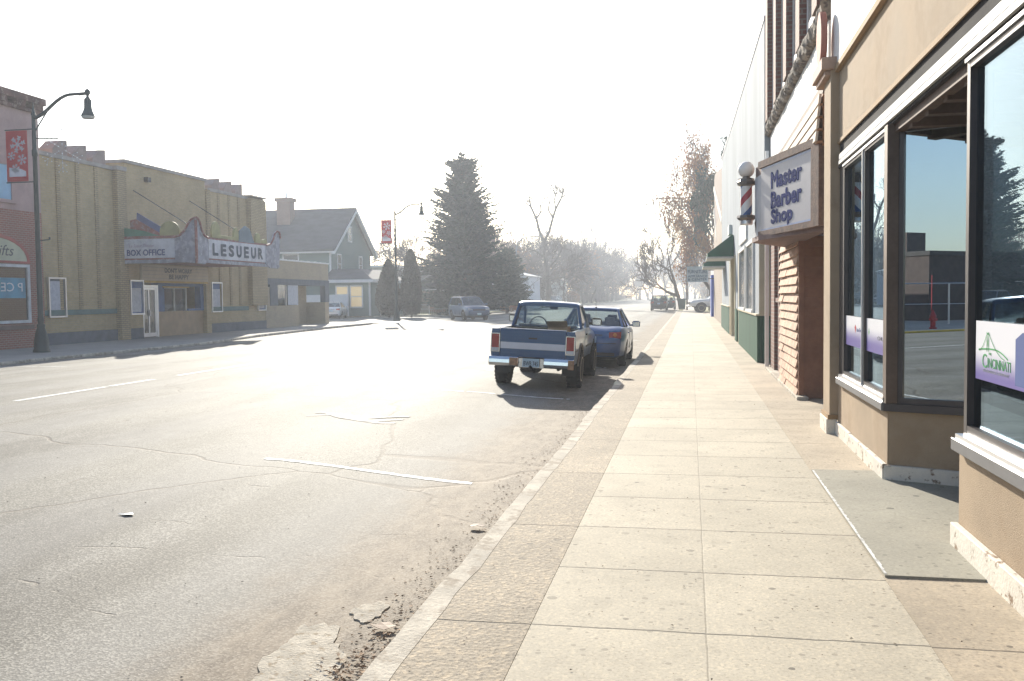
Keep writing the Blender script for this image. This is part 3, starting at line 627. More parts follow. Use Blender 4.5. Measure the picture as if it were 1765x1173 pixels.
g.build('face_edge', mat('pale_blue_edge', (.30,.36,.55), .4, bmp=0), fc)
SB = mat('sign_blue', (.04,.055,.19), .9, spec=.1, bmp=0)
text('Master', PB+U*.45+Z*3.08, U, Z, 1.12, .215, SB, fc, .026, .052); text('Barber', PB+U*.45+Z*2.80, U, Z, 1.12, .215, SB, fc, .026, .052); text('Shop', PB+U*.45+Z*2.53, U, Z, .80, .235, SB, fc, .026, .05)
g = MB(); nd = (PC-PB); g.slab([(0,2.45),(nd.length,2.45),(nd.length,3.34),(0,3.34)], PC+Vector((-.012,-.003,0)), -nd.normalized(), Z, .02); g.build('nose_panel', mat('grey_nose', (.42,.42,.44), .6, bmp=0), sign)
cp = thing('entry_canopy', 'thin purple brown canopy board below the barber shop sign', 'canopy', (1.3, 14, 2.36))
g = MB(); g.slab([(p.x, p.y) for p in (PA+Vector((.1,-.08,0)), PD+Vector((.1,.1,0)), PC+Vector((-.05,.05,0)), PB+Vector((-.06,-.08,0)))], (0,0,2.438), X, Y, .07); g.build('soffit', mat('canopy_board', (.20,.125,.115), .8, var=.2), cp)

# barber pole
bp = thing('barber_pole', 'red white and blue striped barber pole with white globe beside the sign', 'barber pole', (.855, 14.9, 2.6))
def stripe_mat():
    m, nt, b, N, L = newmat('barber_stripe'); co = objco(nt); sp = N.new('ShaderNodeSeparateXYZ'); L.new(co, sp.inputs[0])
    an = math_(nt, 'ARCTAN2', sp.outputs[1], sp.outputs[0])
    u = math_(nt, 'FRACT', math_(nt, 'ADD', math_(nt, 'MULTIPLY', sp.outputs[2], 1.75), math_(nt, 'DIVIDE', an, -2*PI)))
    r1 = math_(nt, 'LESS_THAN', u, .22); r2 = math_(nt, 'MULTIPLY', math_(nt, 'GREATER_THAN', u, .5), math_(nt, 'LESS_THAN', u, .72))
    k = mixc(nt, r1, (.80,.78,.76), (.42,.05,.07)); k = mixc(nt, r2, k, (.04,.11,.30)); L.new(k, b.inputs['Base Color']); b.inputs['Roughness'].default_value = .25; return m
g = MB(); g.lathe([(.088,2.80),(.088,3.25)], (.855,14.9,0), n=32); g.build('striped_cylinder', stripe_mat(), bp, smooth=40)
CAPM = mat('pole_cap_metal', (.20,.17,.15), .4, metal=.7, bmp=0)
g = MB(); g.lathe([(.09,3.25),(.135,3.27),(.14,3.32),(.12,3.345),(.12,3.365),(.06,3.38),(.06,3.40)], (.855,14.9,0), n=8); g.build('cap', CAPM, bp, smooth=20); g = MB(); g.lathe([(.075,2.66),(.095,2.68),(.10,2.72),(.12,2.735),(.145,2.765),(.135,2.80),(.09,2.805)], (.855,14.9,0), n=8); g.build('cap', CAPM, bp, smooth=20)
g = MB(); g.lathe([(.085,2.655),(.098,2.67),(.098,2.735)], (.855,14.9,0), n=16); g.build('chrome_collar', ALU, bp, smooth=40)
g = MB(); g.lathe([(.125*math.sin(PI*i/16), 3.505-.125*math.cos(PI*i/16)) for i in range(17)], (.855,14.9,0), n=28); g.build('globe', mat('milk_glass', (.78,.75,.72), .2, var=.03, bmp=0), bp, smooth=80)
g = MB(); g.box(.855,1.02,14.86,14.94,3.28,3.33); g.box(.855,1.02,14.86,14.94,2.74,2.79); g.tube([(1.02,14.6,2.8),(.97,14.62,2.66),(.99,14.64,2.55),(1.06,14.66,2.5)], .012); g.build('bracket', CAPM, bp)

# ------------------------------------------------------------------ corrugated metal building
met = thing('metal_clad_building', 'tall white corrugated metal building with green base and awnings', 'building', (1.55, 34, 0))
g = MB(); XM = 1.55
g.slab([(-47.5,2.95),(-20.5,2.95),(-20.5,7.35),(-47.5,8.25)], (XM,0,0), -Y, Z, 12)
g.box(XM,XM+12,22.1,30.6,1.1,2.95); g.box(XM,XM+12,31.9,33.2,1.1,2.95); g.box(XM,XM+12,36.6,47.5,1.1,2.95); g.build('metal_wall', CORR, met)
g = MB(); g.box(XM-.04,XM+12,22.08,30.6,0,1.08); g.box(XM-.04,XM+12,38.0,47.5,0,1.08); g.box(XM-.04,XM+.3,31.9,33.2,0,1.08); g.build('green_base', CORRG, met)
CREAM = mat('cream_trim', (.60,.52,.36), .7, var=.1)
g = MB(); g.box(XM+.002,XM+.24,22.06,22.10,1.12,2.95); g.box(XM-.07,XM+.3,22.05,30.6,1.08,1.12); g.box(XM-.07,XM+.3,38,47.5,1.08,1.12)
g.box(XM-.03,XM+.2,30.6,30.9,0,2.95); g.box(XM-.03,XM+.2,33.2,33.5,0,2.95); g.box(XM-.03,XM+.2,36.3,36.6,0,2.95); g.box(XM-.02,XM+.1,37.6,38,0,2.95); g.box(XM+.9,XM+1.0,33.5,36.3,0,2.95); g.box(XM+.5,XM+.6,36.6,38,0,1.1)
g.build('cream_trim', CREAM, met)
g = MB(); g.slab([(-47.6,8.25),(-20.45,7.35),(-20.45,7.43),(-47.6,8.33)], (XM-.02,0,0), -Y, Z, 12.1); g.build('roof_flashing', mat('grey_flashing', (.7,.7,.72), .5), met)
for (a, b) in ((23.6,26.1),(27.0,29.9)):
    f = B('window', WHITE_F, (XM-.06,XM-.001,a-.12,a,1.12,2.95), (XM-.06,XM-.001,b,b+.12,1.12,2.95), (XM-.06,XM-.001,a,b,2.86,2.95), (XM-.08,XM-.001,a,b,1.121,1.19), parent=met)
    B('pane', mat('dark_window_glass', (.03,.033,.04), .15, bmp=0, var=.1), (XM-.02,XM-.001,a,b,1.19,2.86), parent=f)
B('wall_board', WHITE_F, (XM-.05,XM-.001,26.4,30.0,3.1,3.66), parent=met)
B('wall_board', WHITE_F, (XM-.12,XM-.001,35.9,37.2,3.85,4.2), parent=met)
GREENA = mat('green_awning_canvas', (.015,.105,.065), .8, var=.2, scale=1.5)
def awning(y0, y1, zt, zb, out, label):
    t = thing('awning', label, 'awning', (XM, (y0+y1)/2, zb), 'green awnings on the metal building')
    g = MB(); g.slab([(0,zb),(0,zt),(-.06,zt),(-out,zb+.12),(-out,zb)], (XM-.02,y0,0), X, Z, (y1-y0)); g.build('canvas', GREENA, t)
    g = MB(); g.box(XM-.02-out-.02, XM-.02, y0-.02, y1+.02, zb-.06, zb-.002); g.build('awning_frame', mat('pale_frame', (.5,.5,.48), .5), t)
awning(34.4, 37.4, 3.72, 2.95, .92, 'larger green canvas awning nearest over the metal building doorway')
awning(42.6, 46.4, 3.4, 2.86, .95, 'green awning mostly hidden behind the nearer awning')

# further buildings on the right
tb = thing('brick_gable_building', 'brick building with dark steep gable and white rake boards past the metal one', 'building', (1.6, 57, 0))
g = MB(); g.slab([(-66.5,0),(-48.0,0),(-48.0,6.0),(-66.5,6.0)], (1.62,0,0), -Y, Z, 10); g.build('brick_wall', brick('tan_brick_far', (.33,.24,.17), (.26,.18,.13), (.3,.26,.22), .3, .1), tb)
g = MB(); g.slab([(-66.5,6.0),(-48.0,6.0),(-49.5,8.2),(-64.5,9.7),(-66.6,9.6)], (1.66,0,0), -Y, Z, 10); g.build('gable_wall', mat('brown_gable', (.2,.14,.12), .85), tb)
g = MB(); g.slab([(-66.5,9.1),(-50,5.6),(-50,5.3),(-66.5,8.8)], (1.6,0,0), -Y, Z, .05); g.slab([(-66.5,7.6),(-60,5.2),(-60,4.95),(-66.5,7.3)], (1.6,0,0), -Y, Z, .05); g.build('rake_board', WHITE_F, tb)
bb = thing('blue_front_shop', 'low shop with a bright blue pilaster and white frames beyond the awnings', 'building', (1.6, 72, 0))
B('wall', mat('shop_cream', (.5,.47,.45), .8), (1.66,11,66.6,79,0,3.8), parent=bb)
B('blue_pilaster', mat('bright_blue_paint', (.03,.08,.42), .5, var=.1), (1.48,1.66,68.4,71.5,0,3.0), parent=bb)
f = B('window', WHITE_F, (1.56,1.66,72.0,72.4,0,3), (1.56,1.66,76,76.4,0,3), (1.56,1.66,72.4,76,2.7,3), (1.56,1.66,72.4,76,0,.5), parent=bb); B('pane', MC['dark_window_glass'], (1.60,1.62,72.4,76,.5,2.7), parent=f)
pb = thing('pink_brick_building', 'reddish brick building at the far end of the right hand shops', 'building', (1.8, 92, 0))
B('wall', brick('pink_brick', (.36,.18,.15), (.3,.15,.12), (.35,.3,.27), .3, .1), (3.2,14,86.5,98,0,4.3), parent=pb); B('roof_edge', WHITE_F, (3.1,14,86.4,98.1,4.3,4.5), parent=pb)
fs = thing('furniture_sign', 'pale blue hanging sign reading FURNITURE above the far sidewalk', 'sign', (.5, 68, 2.5))
B('sign_board', mat('pale_blue_sign', (.36,.46,.52), .5), (-.25,1.26,67.95,68.1,2.5,3.62), parent=fs); B('bracket', DALU, (1.26,1.66,68,68.05,3.3,3.36), (1.26,1.66,68,68.05,2.7,2.76), parent=fs)
NV = mat('sign_navy', (.05,.09,.16), .6, bmp=0)
for tx, zz, hh in (('FURNITURE', 3.12, .24), ('APPLIANCE', 2.83, .17), ('& CENTER', 2.6, .17)): text(tx, (-.17,67.95,zz), X, Z, 1.35, hh, NV, fs, .02, .01)
# ------------------------------------------------------------------ gift shop (far left)
RB = brick('red_brick', (.34,.12,.085), (.28,.10,.075), (.36,.27,.22))
PINK = mat('pink_painted_brick', (.46,.33,.31), .85, var=.15, scale=1, fine=14, bmp=.5, c2=(.32,.22,.19), c2amt=.3)
gs = thing('gift_shop', 'red brick gift shop with pink upper storey and dark stepped cornice at the left edge', 'building', (-22.9, 26, 0)); XG = -22.9
B('brick_wall', RB, (XG-12,XG,12,23.2,0,4.8), (XG-12,XG,28.98,29.75,0,4.8), (XG-12,XG,23.2,28.98,2.9,4.8), (XG-12,XG,23.2,28.98,0,.86), parent=gs)
B('upper_wall', PINK, (XG-12,XG+.002,12,29.74,4.8,8.3), parent=gs)
g = MB(); g.box(XG-.2,XG+.10,12,29.9,8.30,8.42)
for i in range(18): g.box(XG-.2, XG+.16, 29.85-i*.9-.42, 29.85-i*.9, 8.42, 8.62)
g.box(XG-12,XG+.2,12,29.95,8.62,8.86); g.box(XG-12,XG-.2,12,29.7,8.3,8.62)
g.build('cornice', mat('dark_red_cornice', (.17,.09,.075), .9, var=.5, scale=2, fine=8, bmp=1, c2=(.35,.28,.24), c2amt=.5), gs)
f = B('upper_window', PINK, (XG,XG+.06,27.0,28.45,5.0,5.12), (XG,XG+.05,28.25,28.4,5.12,6.3), (XG,XG+.06,27,28.4,6.3,6.5), (XG,XG+.05,27,27.1,5.12,6.3), parent=gs); B('pane', mat('blue_reflecting_glass', (.20,.42,.62), .1, var=.1, bmp=0), (XG+.004,XG+.02,27.1,28.25,5.12,6.3), parent=f)
f = B('shop_window', mat('white_window_frame', (.62,.62,.62), .5), (XG-.02,XG+.05,28.88,29.0,.88,2.92), (XG-.02,XG+.05,23.2,28.88,2.82,2.92), (XG-.02,XG+.05,23.2,28.88,.88,.98), (XG-.02,XG+.05,26.0,26.1,.98,2.82), parent=gs)
B('pane', glass('street_glass', (.55,.57,.6), 1.9), (XG-.01,XG-.002,23.2,28.88,.98,2.82), parent=f)
bn = B('painted_sign_reflection', mat('teal_reflection_colour', (.10,.30,.42), .6, var=.3, scale=1), (XG+.001,XG+.004,26.15,28.8,1.75,2.45), parent=gs)  # reflection of a sign across the street, painted flat on the glass
text('P CENTER', (XG+.006,28.65,1.98), -Y, Z, 2.4, .3, WHITE_F, bn, -.002)  # mirrored letters belong to the painted reflection
B('shop_back', DARKIN, (XG-3,XG-2.9,20,29,.2,3), (XG-3,XG-.2,22,29,.2,.3), parent=gs)
B('stone_sill', mat('sill_stone', (.20,.14,.12), .9), (XG,XG+.07,23.0,29.1,.66,.80), parent=gs)
g = MB(); pts = [(1.55*math.cos(PI*i/14), .78*math.sin(PI*i/14)) for i in range(15)]
g.slab(pts, (XG+.03,27.35,3.03), Y, Z, .03); ar = g.build('arch_sign', mat('cream_sign_board', (.50,.50,.36), .6, var=.08), gs)
g = MB(); po = [(1.68*math.cos(PI*i/14), .9*math.sin(PI*i/14)) for i in range(15)]
for i in range(14): g.slab([pts[i], po[i], po[i+1], pts[i+1]], (XG+.045,27.35,3.03), Y, Z, .05)
g.box(XG,XG+.045,25.67,29.03,2.96,3.03); g.build('arch_border', mat('red_border', (.42,.12,.10), .7), ar)
text('Gifts', (XG+.03,27.15,3.2), Y, Z, 1.1, .36, INK['dark'], ar, .008, 0, shear=.3)

# ------------------------------------------------------------------ theatre
TB = brick('theatre_tan_brick', (.54,.41,.225), (.46,.345,.185), (.46,.37,.24), .26, .085, .012, grime=.3)
TB2 = brick('theatre_brown_brick', (.49,.37,.21), (.42,.32,.175), (.26,.2,.14), .26, .085, .012)
CAPS = mat('stone_coping', (.40,.36,.33), .85, var=.2)
XT_ = -23.3
th = thing('cinema', 'tan brick art deco cinema with finned parapet across the street', 'cinema', (XT_, 39, 0))
B('wall', TB, (-42,XT_,30.0,34.6,0,6.98), (-42,XT_+.1,35.25,41.85,3.2,7.38), (-42,XT_+.1,35.25,36.36,0,3.2), (-42,XT_-1.3,36.36,41.75,0,3.2), (-42,XT_+.1,41.75,42.2,0,3.2), (-42,XT_,42.2,48.3,0,6.98), parent=th)
g = MB(); [B('pilaster', TB2, b_, parent=th) for b_ in [(XT_-.3,XT_+.22,34.6,35.25,0,7.0),(XT_-.3,XT_+.28,46.3,48.1,1.3,7.02),(XT_-.3,XT_+.2,41.85,42.2,3.2,7.0)]+[(XT_,XT_+.04,y-.10,y+.10,1.3,6.98) for y in (31.2,32.35,33.5,43.3,44.4,45.4)]]
g = MB()
for (a, b) in ((30.0,34.58),(42.22,48.35)): g.box(-42,XT_+.06,a,b,6.981,7.13)
g.box(-42,XT_+.18,35.22,41.9,7.381,7.52); g.box(XT_-.35,XT_+.27,34.56,35.219,7.0,7.16); g.box(XT_-.35,XT_+.33,46.25,48.15,7.131,7.2)
g.build('coping', CAPS, th)
for y in (31.85,33.0,34.2,43.5,44.75,45.9):
    s_ = 1.0 if y < 40 else .95; g = MB()
    g.slab([(y-.92*s_,7.13),(y-.92*s_,7.3),(y-.5*s_,7.66),(y-.08,7.72),(y-.08,7.13)][::-1], (XT_+.05,0,0), Y, Z, .6); g.build('parapet_fin', mat('pinkish_fin_stone', (.36,.28,.25), .85, var=.15), th)
BLUEB = mat('dark_blue_grey_band', (.13,.145,.17), .8, var=.2)
[B('base_band', BLUEB, b_, parent=th) for b_ in ((XT_,XT_+.06,30.0,34.59,-.02,.45), (XT_+.1,XT_+.15,35.3,36.3,-.02,.45), (XT_,XT_+.06,42.22,48.3,-.02,.45))]
B('teal_band', mat('teal_tile_band', (.12,.20,.19), .7, var=.2), (XT_,XT_+.05,30.0,34.59,1.1,1.3), parent=th); B('teal_band', MC['teal_tile_band'], (XT_,XT_+.05,42.22,46.25,1.05,1.27), parent=th)
# entry: reader board, door, ticket window
rb = B('reader_board', mat('reader_board_cream', (.55,.47,.36), .6, var=.1), (XT_+.1,XT_+.22,36.2,41.74,2.5,3.18), parent=th)
for z in (2.62,2.78,2.94,3.08): pass
g = MB(); 
for z in (2.60,2.76,2.92,3.08): g.box(XT_+.221,XT_+.232,36.25,41.7,z-.008,z+.008)
g.build('letter_rail', CAPS, rb)
text("DON'T WORRY", (XT_+.23,37.9,2.86), Y, Z, 2.3, .2, INK['dark'], rb, .02, .03); text('BE HAPPY', (XT_+.23,38.25,2.58), Y, Z, 1.65, .2, INK['dark'], rb, .02, .03)
BLUEP = mat('blue_painted_wood', (.05,.12,.30), .6, var=.2); YELP = mat('yellow_trim_paint', (.55,.36,.08), .6)
B('yellow_strip', YELP, (XT_+.1,XT_+.2,36.4,41.7,2.40,2.49), (XT_-.05,XT_+.02,38.1,40.3,2.2,2.25), parent=th)
B('ticket_booth', mat('tan_panel', (.44,.31,.19), .7, var=.15), (XT_-.3,XT_-.1,37.75,41.74,0,1.12), parent=th)
B('booth_frame', BLUEP, (XT_-.35,XT_-.02,37.72,38.12,1.12,2.4), (XT_-.35,XT_-.05,38.12,41.7,2.27,2.4), (XT_-.35,XT_-.05,41.45,41.74,1.12,2.27), (XT_-.35,XT_-.05,40.3,41.45,1.12,1.22), (XT_-.35,XT_-.06,38.12,38.3,1.12,2.2), parent=th)
f = B('ticket_window', mat('pale_window_frame', (.6,.6,.56), .6), (XT_-.25,XT_-.12,38.3,38.36,1.13,2.22), (XT_-.25,XT_-.12,39.2,39.28,1.13,2.22), (XT_-.25,XT_-.12,40.22,40.3,1.13,2.22), (XT_-.25,XT_-.12,38.36,39.2,2.16,2.22), (XT_-.25,XT_-.12,39.28,40.22,2.16,2.22), parent=th)
B('pane', glass('street_glass', (.55,.57,.6), 1.9), (XT_-.19,XT_-.18,38.36,39.2,1.13,2.16), (XT_-.19,XT_-.18,39.28,40.22,1.13,2.16), parent=f)
B('booth_back', mat('booth_tan_interior', (.40,.30,.18), .8), (XT_-1.29,XT_-1.2,37.7,41.7,0,3.2), (XT_-.6,XT_-.5,37.7,41.7,1.0,1.12), parent=th)
f = B('door_frame', ALU, (XT_-.1,XT_+.0,36.40,36.50,0,2.3), (XT_-.1,XT_+.0,37.60,37.72,0,2.3), (XT_-.1,XT_+.0,36.5,37.6,2.2,2.3), parent=th)
d = B('door', ALU, (XT_-.08,XT_-.02,36.50,36.62,.03,2.19), (XT_-.08,XT_-.02,37.48,37.6,.03,2.19), (XT_-.08,XT_-.02,36.62,37.48,.03,.2), (XT_-.08,XT_-.02,36.62,37.48,2.09,2.19), (XT_-.075,XT_-.025,36.98,37.06,.2,2.09), parent=th)
B('pane', glass('street_glass', (.55,.57,.6), 1.9), (XT_-.055,XT_-.048,36.62,36.98,.2,2.09), (XT_-.055,XT_-.048,37.06,37.48,.2,2.09), parent=d); B('handle', ALU, (XT_-.02,XT_+.04,37.0,37.04,.95,1.2), parent=d)
B('side_panel', BLUEP, (XT_+.1,XT_+.14,35.4,36.36,2.3,2.5), parent=th)
B('canopy_ceiling', mat('cream_soffit', (.45,.38,.28), .7), (XT_-1.3,XT_+.1,36.36,41.75,3.16,3.2), parent=th)
def poster(y0, y1, z0, z1, lab, dark=True):
    t = thing('poster_case', lab, 'poster case', (XT_, (y0+y1)/2, z0), 'poster cases on the cinema front')
    xx = XT_+.1 if 35.2 < y0 < 42.1 else XT_
    B('case_frame', ALU, (xx,xx+.1,y0,y0+.06,z0,z1), (xx,xx+.1,y1-.06,y1,z0,z1), (xx,xx+.1,y0+.06,y1-.06,z0,z0+.06), (xx,xx+.1,y0+.06,y1-.06,z1-.06,z1), parent=t)
    B('case_back', BLUEP if dark else BLUEB, (xx,xx+.03,y0+.06,y1-.06,z0+.06,z1-.06), parent=t)
    B('poster_sheet', mat('pale_poster', (.52,.53,.58), .5, var=.12, scale=6, c2=(.3,.32,.4), c2amt=.4), (xx+.031,xx+.036,y0+.14,y1-.14,z0+.12,z1-(.34 if dark else .14)), parent=t)
poster(30.42,31.4,1.02,2.52,'white framed poster case nearest the gift shop with a blank lavender sheet', False)
poster(35.36,36.34,1.02,2.5,'blue poster case just left of the cinema glass door')
poster(42.3,43.35,1.0,2.5,'poster case under the marquee right of the ticket window')
poster(47.3,48.25,1.0,2.5,'poster case at the right end of the cinema beside the low annex')
# marquee
mq = thing('marquee', 'projecting cinema marquee with scrolled edges reading LE SUEUR and BOX OFFICE', 'marquee', (-21.5, 38, 3.2))
MRED = mat('faded_red_metal', (.28,.09,.08), .7, var=.3, scale=3, c2=(.35,.3,.3), c2amt=.5)
MGRY = mat('peeling_grey_metal', (.30,.30,.36), .7, var=.35, scale=3, fine=12, c2=(.50,.49,.53), c2amt=.6)
MWHT = mat('weathered_white_panel', (.62,.62,.66), .6, var=.15, scale=2, fine=10, c2=(.35,.34,.42), c2amt=.5)
ya, yb, yc, xo, xi = 35.0, 35.95, 41.3, -19.85, -23.2
B('marquee_body', MRED, (xi,xo-.02,ya+.02,42.6,3.24,4.12), parent=mq)
B('soffit_edge', MGRY, (xi-.05,xo+.03,ya-.03,ya+.02,3.16,3.30), (xo-.02,xo+.03,ya+.02,42.75,3.16,3.30), parent=mq)
B('red_border', MRED, (xi-.04,xo+.01,ya-.02,ya+.018,3.301,3.36), (xi-.04,xo+.01,ya-.02,ya+.018,4.17,4.28), (xo-.018,xo+.02,ya+.02,42.7,4.16,4.25), parent=mq)
s1 = B('box_office_panel', MWHT, (xi+.06,xo-.35,ya-.04,ya+.017,3.37,4.16), parent=mq)
text('BOX OFFICE', (xi+.25,ya-.04,3.48), X, Z, 1.72, .24, SB, s1, .02, .03)
text('Le Sueur Theater', (xi+.35,ya-.04,3.82), X, Z, 1.15, .13, mat('faded_lilac', (.35,.28,.36), .6), s1, .02, 0, shear=.3)
s2 = B('name_panel', MWHT, (xo-.018,xo+.035,yb,yc,3.36,4.16), parent=mq)
for i, ch in enumerate('LESUEUR'):
    text(ch, (xo+.035,yb+.32+i*.70,3.52), Y, Z, .42, .46, mat('marquee_letter', (.04,.06,.10), .8), s2, .02, .055)
# scrolled corner pieces and stars
def scroll(P, Ux, pts, m, name, th_=.08):
    g = MB(); g.slab(pts, P, Ux, Z, th_); return g.build(name, m, mq, bevel=.01)
LT = [(.02,4.2),(.28,4.27),(.5,4.45),(.66,4.72),(.8,4.9),(1.0,4.98)]; RT = [(0,4.98),(.16,4.94),(.3,4.78),(.42,4.5),(.62,4.28),(.95,4.2)]; ET = [(0,4.18),(.45,4.26),(.75,4.5),(.95,4.78),(1.2,4.92),(1.45,4.88),(1.55,4.6)]
scroll((xo-.95,ya-.07,0), X, [(.02,3.2)]+[(1.0,3.12)]+LT[::-1], MGRY, 'corner_scroll'); scroll((xo+.06,ya-.1,0), Y, [(0,3.12),(.7,3.1),(1.0,3.3)]+RT[::-1], MGRY, 'corner_scroll')
scroll((xo+.06,41.25,0), Y, [(0,3.3),(.4,3.12),(1.3,3.1),(1.5,3.6)]+ET[::-1], MGRY, 'end_scroll')
for (P_, U_, T_) in (((xo-.95,ya-.10,0), X, LT), ((xo+.09,ya-.1,0), Y, RT), ((xo+.09,41.25,0), Y, ET)):
    g = MB(); g.tube([Vector(P_)+U_*u+Z*z for u, z in T_], .045, 6); g.build('scroll_edge', MRED, mq)
g = MB(); g.tube([(xo+.06,ya-.09,3.12),(xo+.06,ya-.09,4.98)], .06, 6); g.build('corner_edge', MRED, mq)
g = MB(); 
for (u, z) in ((.25,3.5),(.35,3.8),(.2,4.1)):
    st_ = [(.09*(1 if i % 2 == 0 else .4)*math.cos(2*PI*i/10), .09*(1 if i % 2 == 0 else .4)*math.sin(2*PI*i/10)) for i in range(10)]
    g.slab([(u+a, z+b_) for a, b_ in st_], (xo+.075,ya,0), Y, Z, .012); g.slab([(u+.3+a, z+.2+b_) for a, b_ in st_], (xo+.075,41.6,0), Y, Z, .012)
g.build('star', mat('star_silver', (.5,.5,.54), .5), mq)
scroll((xi,ya-.01,0), X, [(0,4.28),(0,4.66),(1.0,4.5),(1.72,4.28)], mat('green_fin', (.07,.22,.15), .7), 'green_fin', .05)
scroll((xi,ya+.06,0), X, [(.35,4.28),(.35,4.95),(.62,5.0),(1.9,4.28)], MRED, 'red_fin', .05)
scroll((xi,ya+.13,0), X, [(.55,4.28),(.62,5.28),(1.7,4.66),(1.95,4.28)], mat('blue_fin', (.09,.12,.28), .7), 'blue_fin', .05)
YS = mat('yellow_scroll_paint', (.36,.33,.15), .7, var=.2)
def curl(P, Ux, w_, h_, name='yellow_scroll'):
    pts = [(w_*.5*(1+math.cos(PI-PI*i/10)), h_*(.35+.65*math.sin(PI*i/10))) for i in range(11)]; scroll(P, Ux, ([(0,0)]+pts+[(w_,0)])[::-1], YS, name, .10)
curl((-21.5,ya+.03,4.25), X, .9, .62); curl((xo+.02,36.3,4.2), Y, .7, .75); curl((xo+.02,38.2,4.2), Y, .45, .62); curl((xo+.02,40.3,4.22), Y, .5, .5); curl((xo+.02,41.0,4.22), Y, .5, .25)
scroll((xo+.03,38.6,4.2), Y, [(0,0),(.2,.5),(.7,.75),(1.1,.65),(1.55,0)][::-1], mat('teal_grey_fin', (.14,.20,.25), .7), 'centre_fin')
scroll((xo+.01,36.9,4.2), Y, [(0,0),(0,.2),(1.3,.18),(1.3,0)][::-1], YS, 'yellow_rail')
for y0 in (35.9, 40.4):
    g = MB(); g.tube([(XT_+.1,y0,6.3),(xo-.4,y0+1.2,4.2)], .022, 5); g.build('guy_rod', DALU, mq)
B('wall_lamp', DALU, (XT_+.1,XT_+.3,36.7,36.95,6.75,6.95), parent=th)
# annex
an = thing('low_annex', 'low tan brick annex with dark band and recessed doorway beside the cinema', 'building', (XT_, 53, 0))
B('wall', brick('annex_brick', (.46,.37,.24), (.40,.31,.2), (.4,.33,.25), .26, .085), (-40,XT_,48.36,57.6,2.8,3.86), (XT_-.3,XT_,48.36,52.8,0,1.25), (XT_-.3,XT_,48.36,49.0,1.25,2.3), (XT_-1.6,XT_-1.3,52.6,57.0,0,2.8), (-40,XT_,56.95,57.6,0,1.4), (-40,XT_-1.6,56.9,57.3,0,2.8), parent=an)
B('dark_band', BLUEB, (XT_-1.5,XT_+.05,48.36,57.62,2.45,2.80), (XT_-.3,XT_+.03,48.9,49.9,1.25,2.45), (XT_-.3,XT_+.04,56.9,57.61,1.4,2.45), parent=an)
f = B('window', ALU, (XT_-.1,XT_-.02,49.9,49.98,1.25,2.45), (XT_-.1,XT_-.02,52.7,52.78,1.25,2.45), (XT_-.1,XT_-.02,51.1,51.16,1.25,2.45), parent=an); B('pane', glass('street_glass', (.55,.57,.6), 1.9), (XT_-.06,XT_-.05,49.98,52.7,1.25,2.45), parent=f)
f = B('door', mat('cream_door', (.5,.44,.3), .6), (XT_-1.29,XT_-1.22,53.6,54.9,.05,2.3), parent=an); B('pane', MC['dark_window_glass'], (XT_-1.22,XT_-1.21,53.95,54.35,.8,2.0), parent=f)
B('window_poster', mat('pale_poster', (.52,.53,.58), .5), (XT_-.01,XT_+.0,51.3,52.75,1.27,2.5), parent=an)
B('shop_back', DARKIN, (XT_-2.5,XT_-2.4,48.4,52.6,0,2.8), (XT_-1.6,XT_-.3,52.62,52.8,1.2,2.8), parent=an)
g = MB()
for i in range(36): g.box(-40, XT_+.06, 48.38+i*.257, 48.38+i*.257+.25, 3.861, 3.93+random.uniform(0,.03))
g.build('coping_tile', mat('bright_coping', (.75,.75,.75), .35, var=.1), an)

# ------------------------------------------------------------------ green house and neighbours
SID = mat('sage_green_siding', (.17,.245,.225), .8, var=.1, scale=.5)
def sidingmat():
    m, nt, b, N, L = newmat('sage_siding'); co = objco(nt); sp = N.new('ShaderNodeSeparateXYZ'); L.new(co, sp.inputs[0])
    fr = math_(nt, 'FRACT', math_(nt, 'MULTIPLY', sp.outputs[2], 6.6)); k = mixc(nt, math_(nt, 'MULTIPLY', math_(nt, 'SUBTRACT', 1, ramp(nt, fr, .02, .18)), .45), (.11,.175,.16), (.05,.075,.07)); k = mixc(nt, math_(nt, 'MULTIPLY', noise(nt, co, 1), .3), k, (.09,.14,.13))
    L.new(k, b.inputs['Base Color']); b.inputs['Roughness'].default_value = .75; bump(nt, b, fr, .4, .02); return m
SIDM = sidingmat(); SHG = mat('grey_roof_shingle', (.075,.075,.085), .9, var=.3, scale=1, fine=8, stretch=(1,1,3), bmp=.6)
WT = mat('white_trim_paint', (.66,.66,.66), .6, var=.06)
ho = thing('green_house', 'two storey sage green gabled house with brick chimney beyond the cinema', 'house', (-36, 89, 0))
hx, hy0, hy1, ez, rz = -33.7, 84, 95.2, 6.55, 10.6; hm = (hy0+hy1)/2
g = MB(); g.slab([(hy0,0),(hy1,0),(hy1,ez),(hm,rz-.15),(hy0,ez)], (hx,0,0), Y, Z, 12); g.build('wall', SIDM, ho)
g = MB(); sl = (rz-ez)/(hm-hy0)
for sgn, ya_ in ((1, hy0), (-1, hy1)):
    e = .55; P1 = (ya_-sgn*e, ez-e*sl); P2 = (hm, rz)
    q = [P1, P2, (P2[0], P2[1]+.2), (P1[0], P1[1]+.2)]; g.slab(q if sgn > 0 else q[::-1], (hx+.6,0,0), Y, Z, 13.2)
rf = g.build('roof', SHG, ho)
g = MB()
for sgn, ya_ in ((1, hy0), (-1, hy1)):
    e = .55; P1 = (ya_-sgn*e, ez-e*sl); P2 = (hm, rz); q = [(P1[0],P1[1]-.28),(P2[0],P2[1]-.34),(P2[0],P2[1]-.01),(P1[0],P1[1]-.01)]; g.slab(q if sgn > 0 else q[::-1], (hx+.66,0,0), Y, Z, .35)
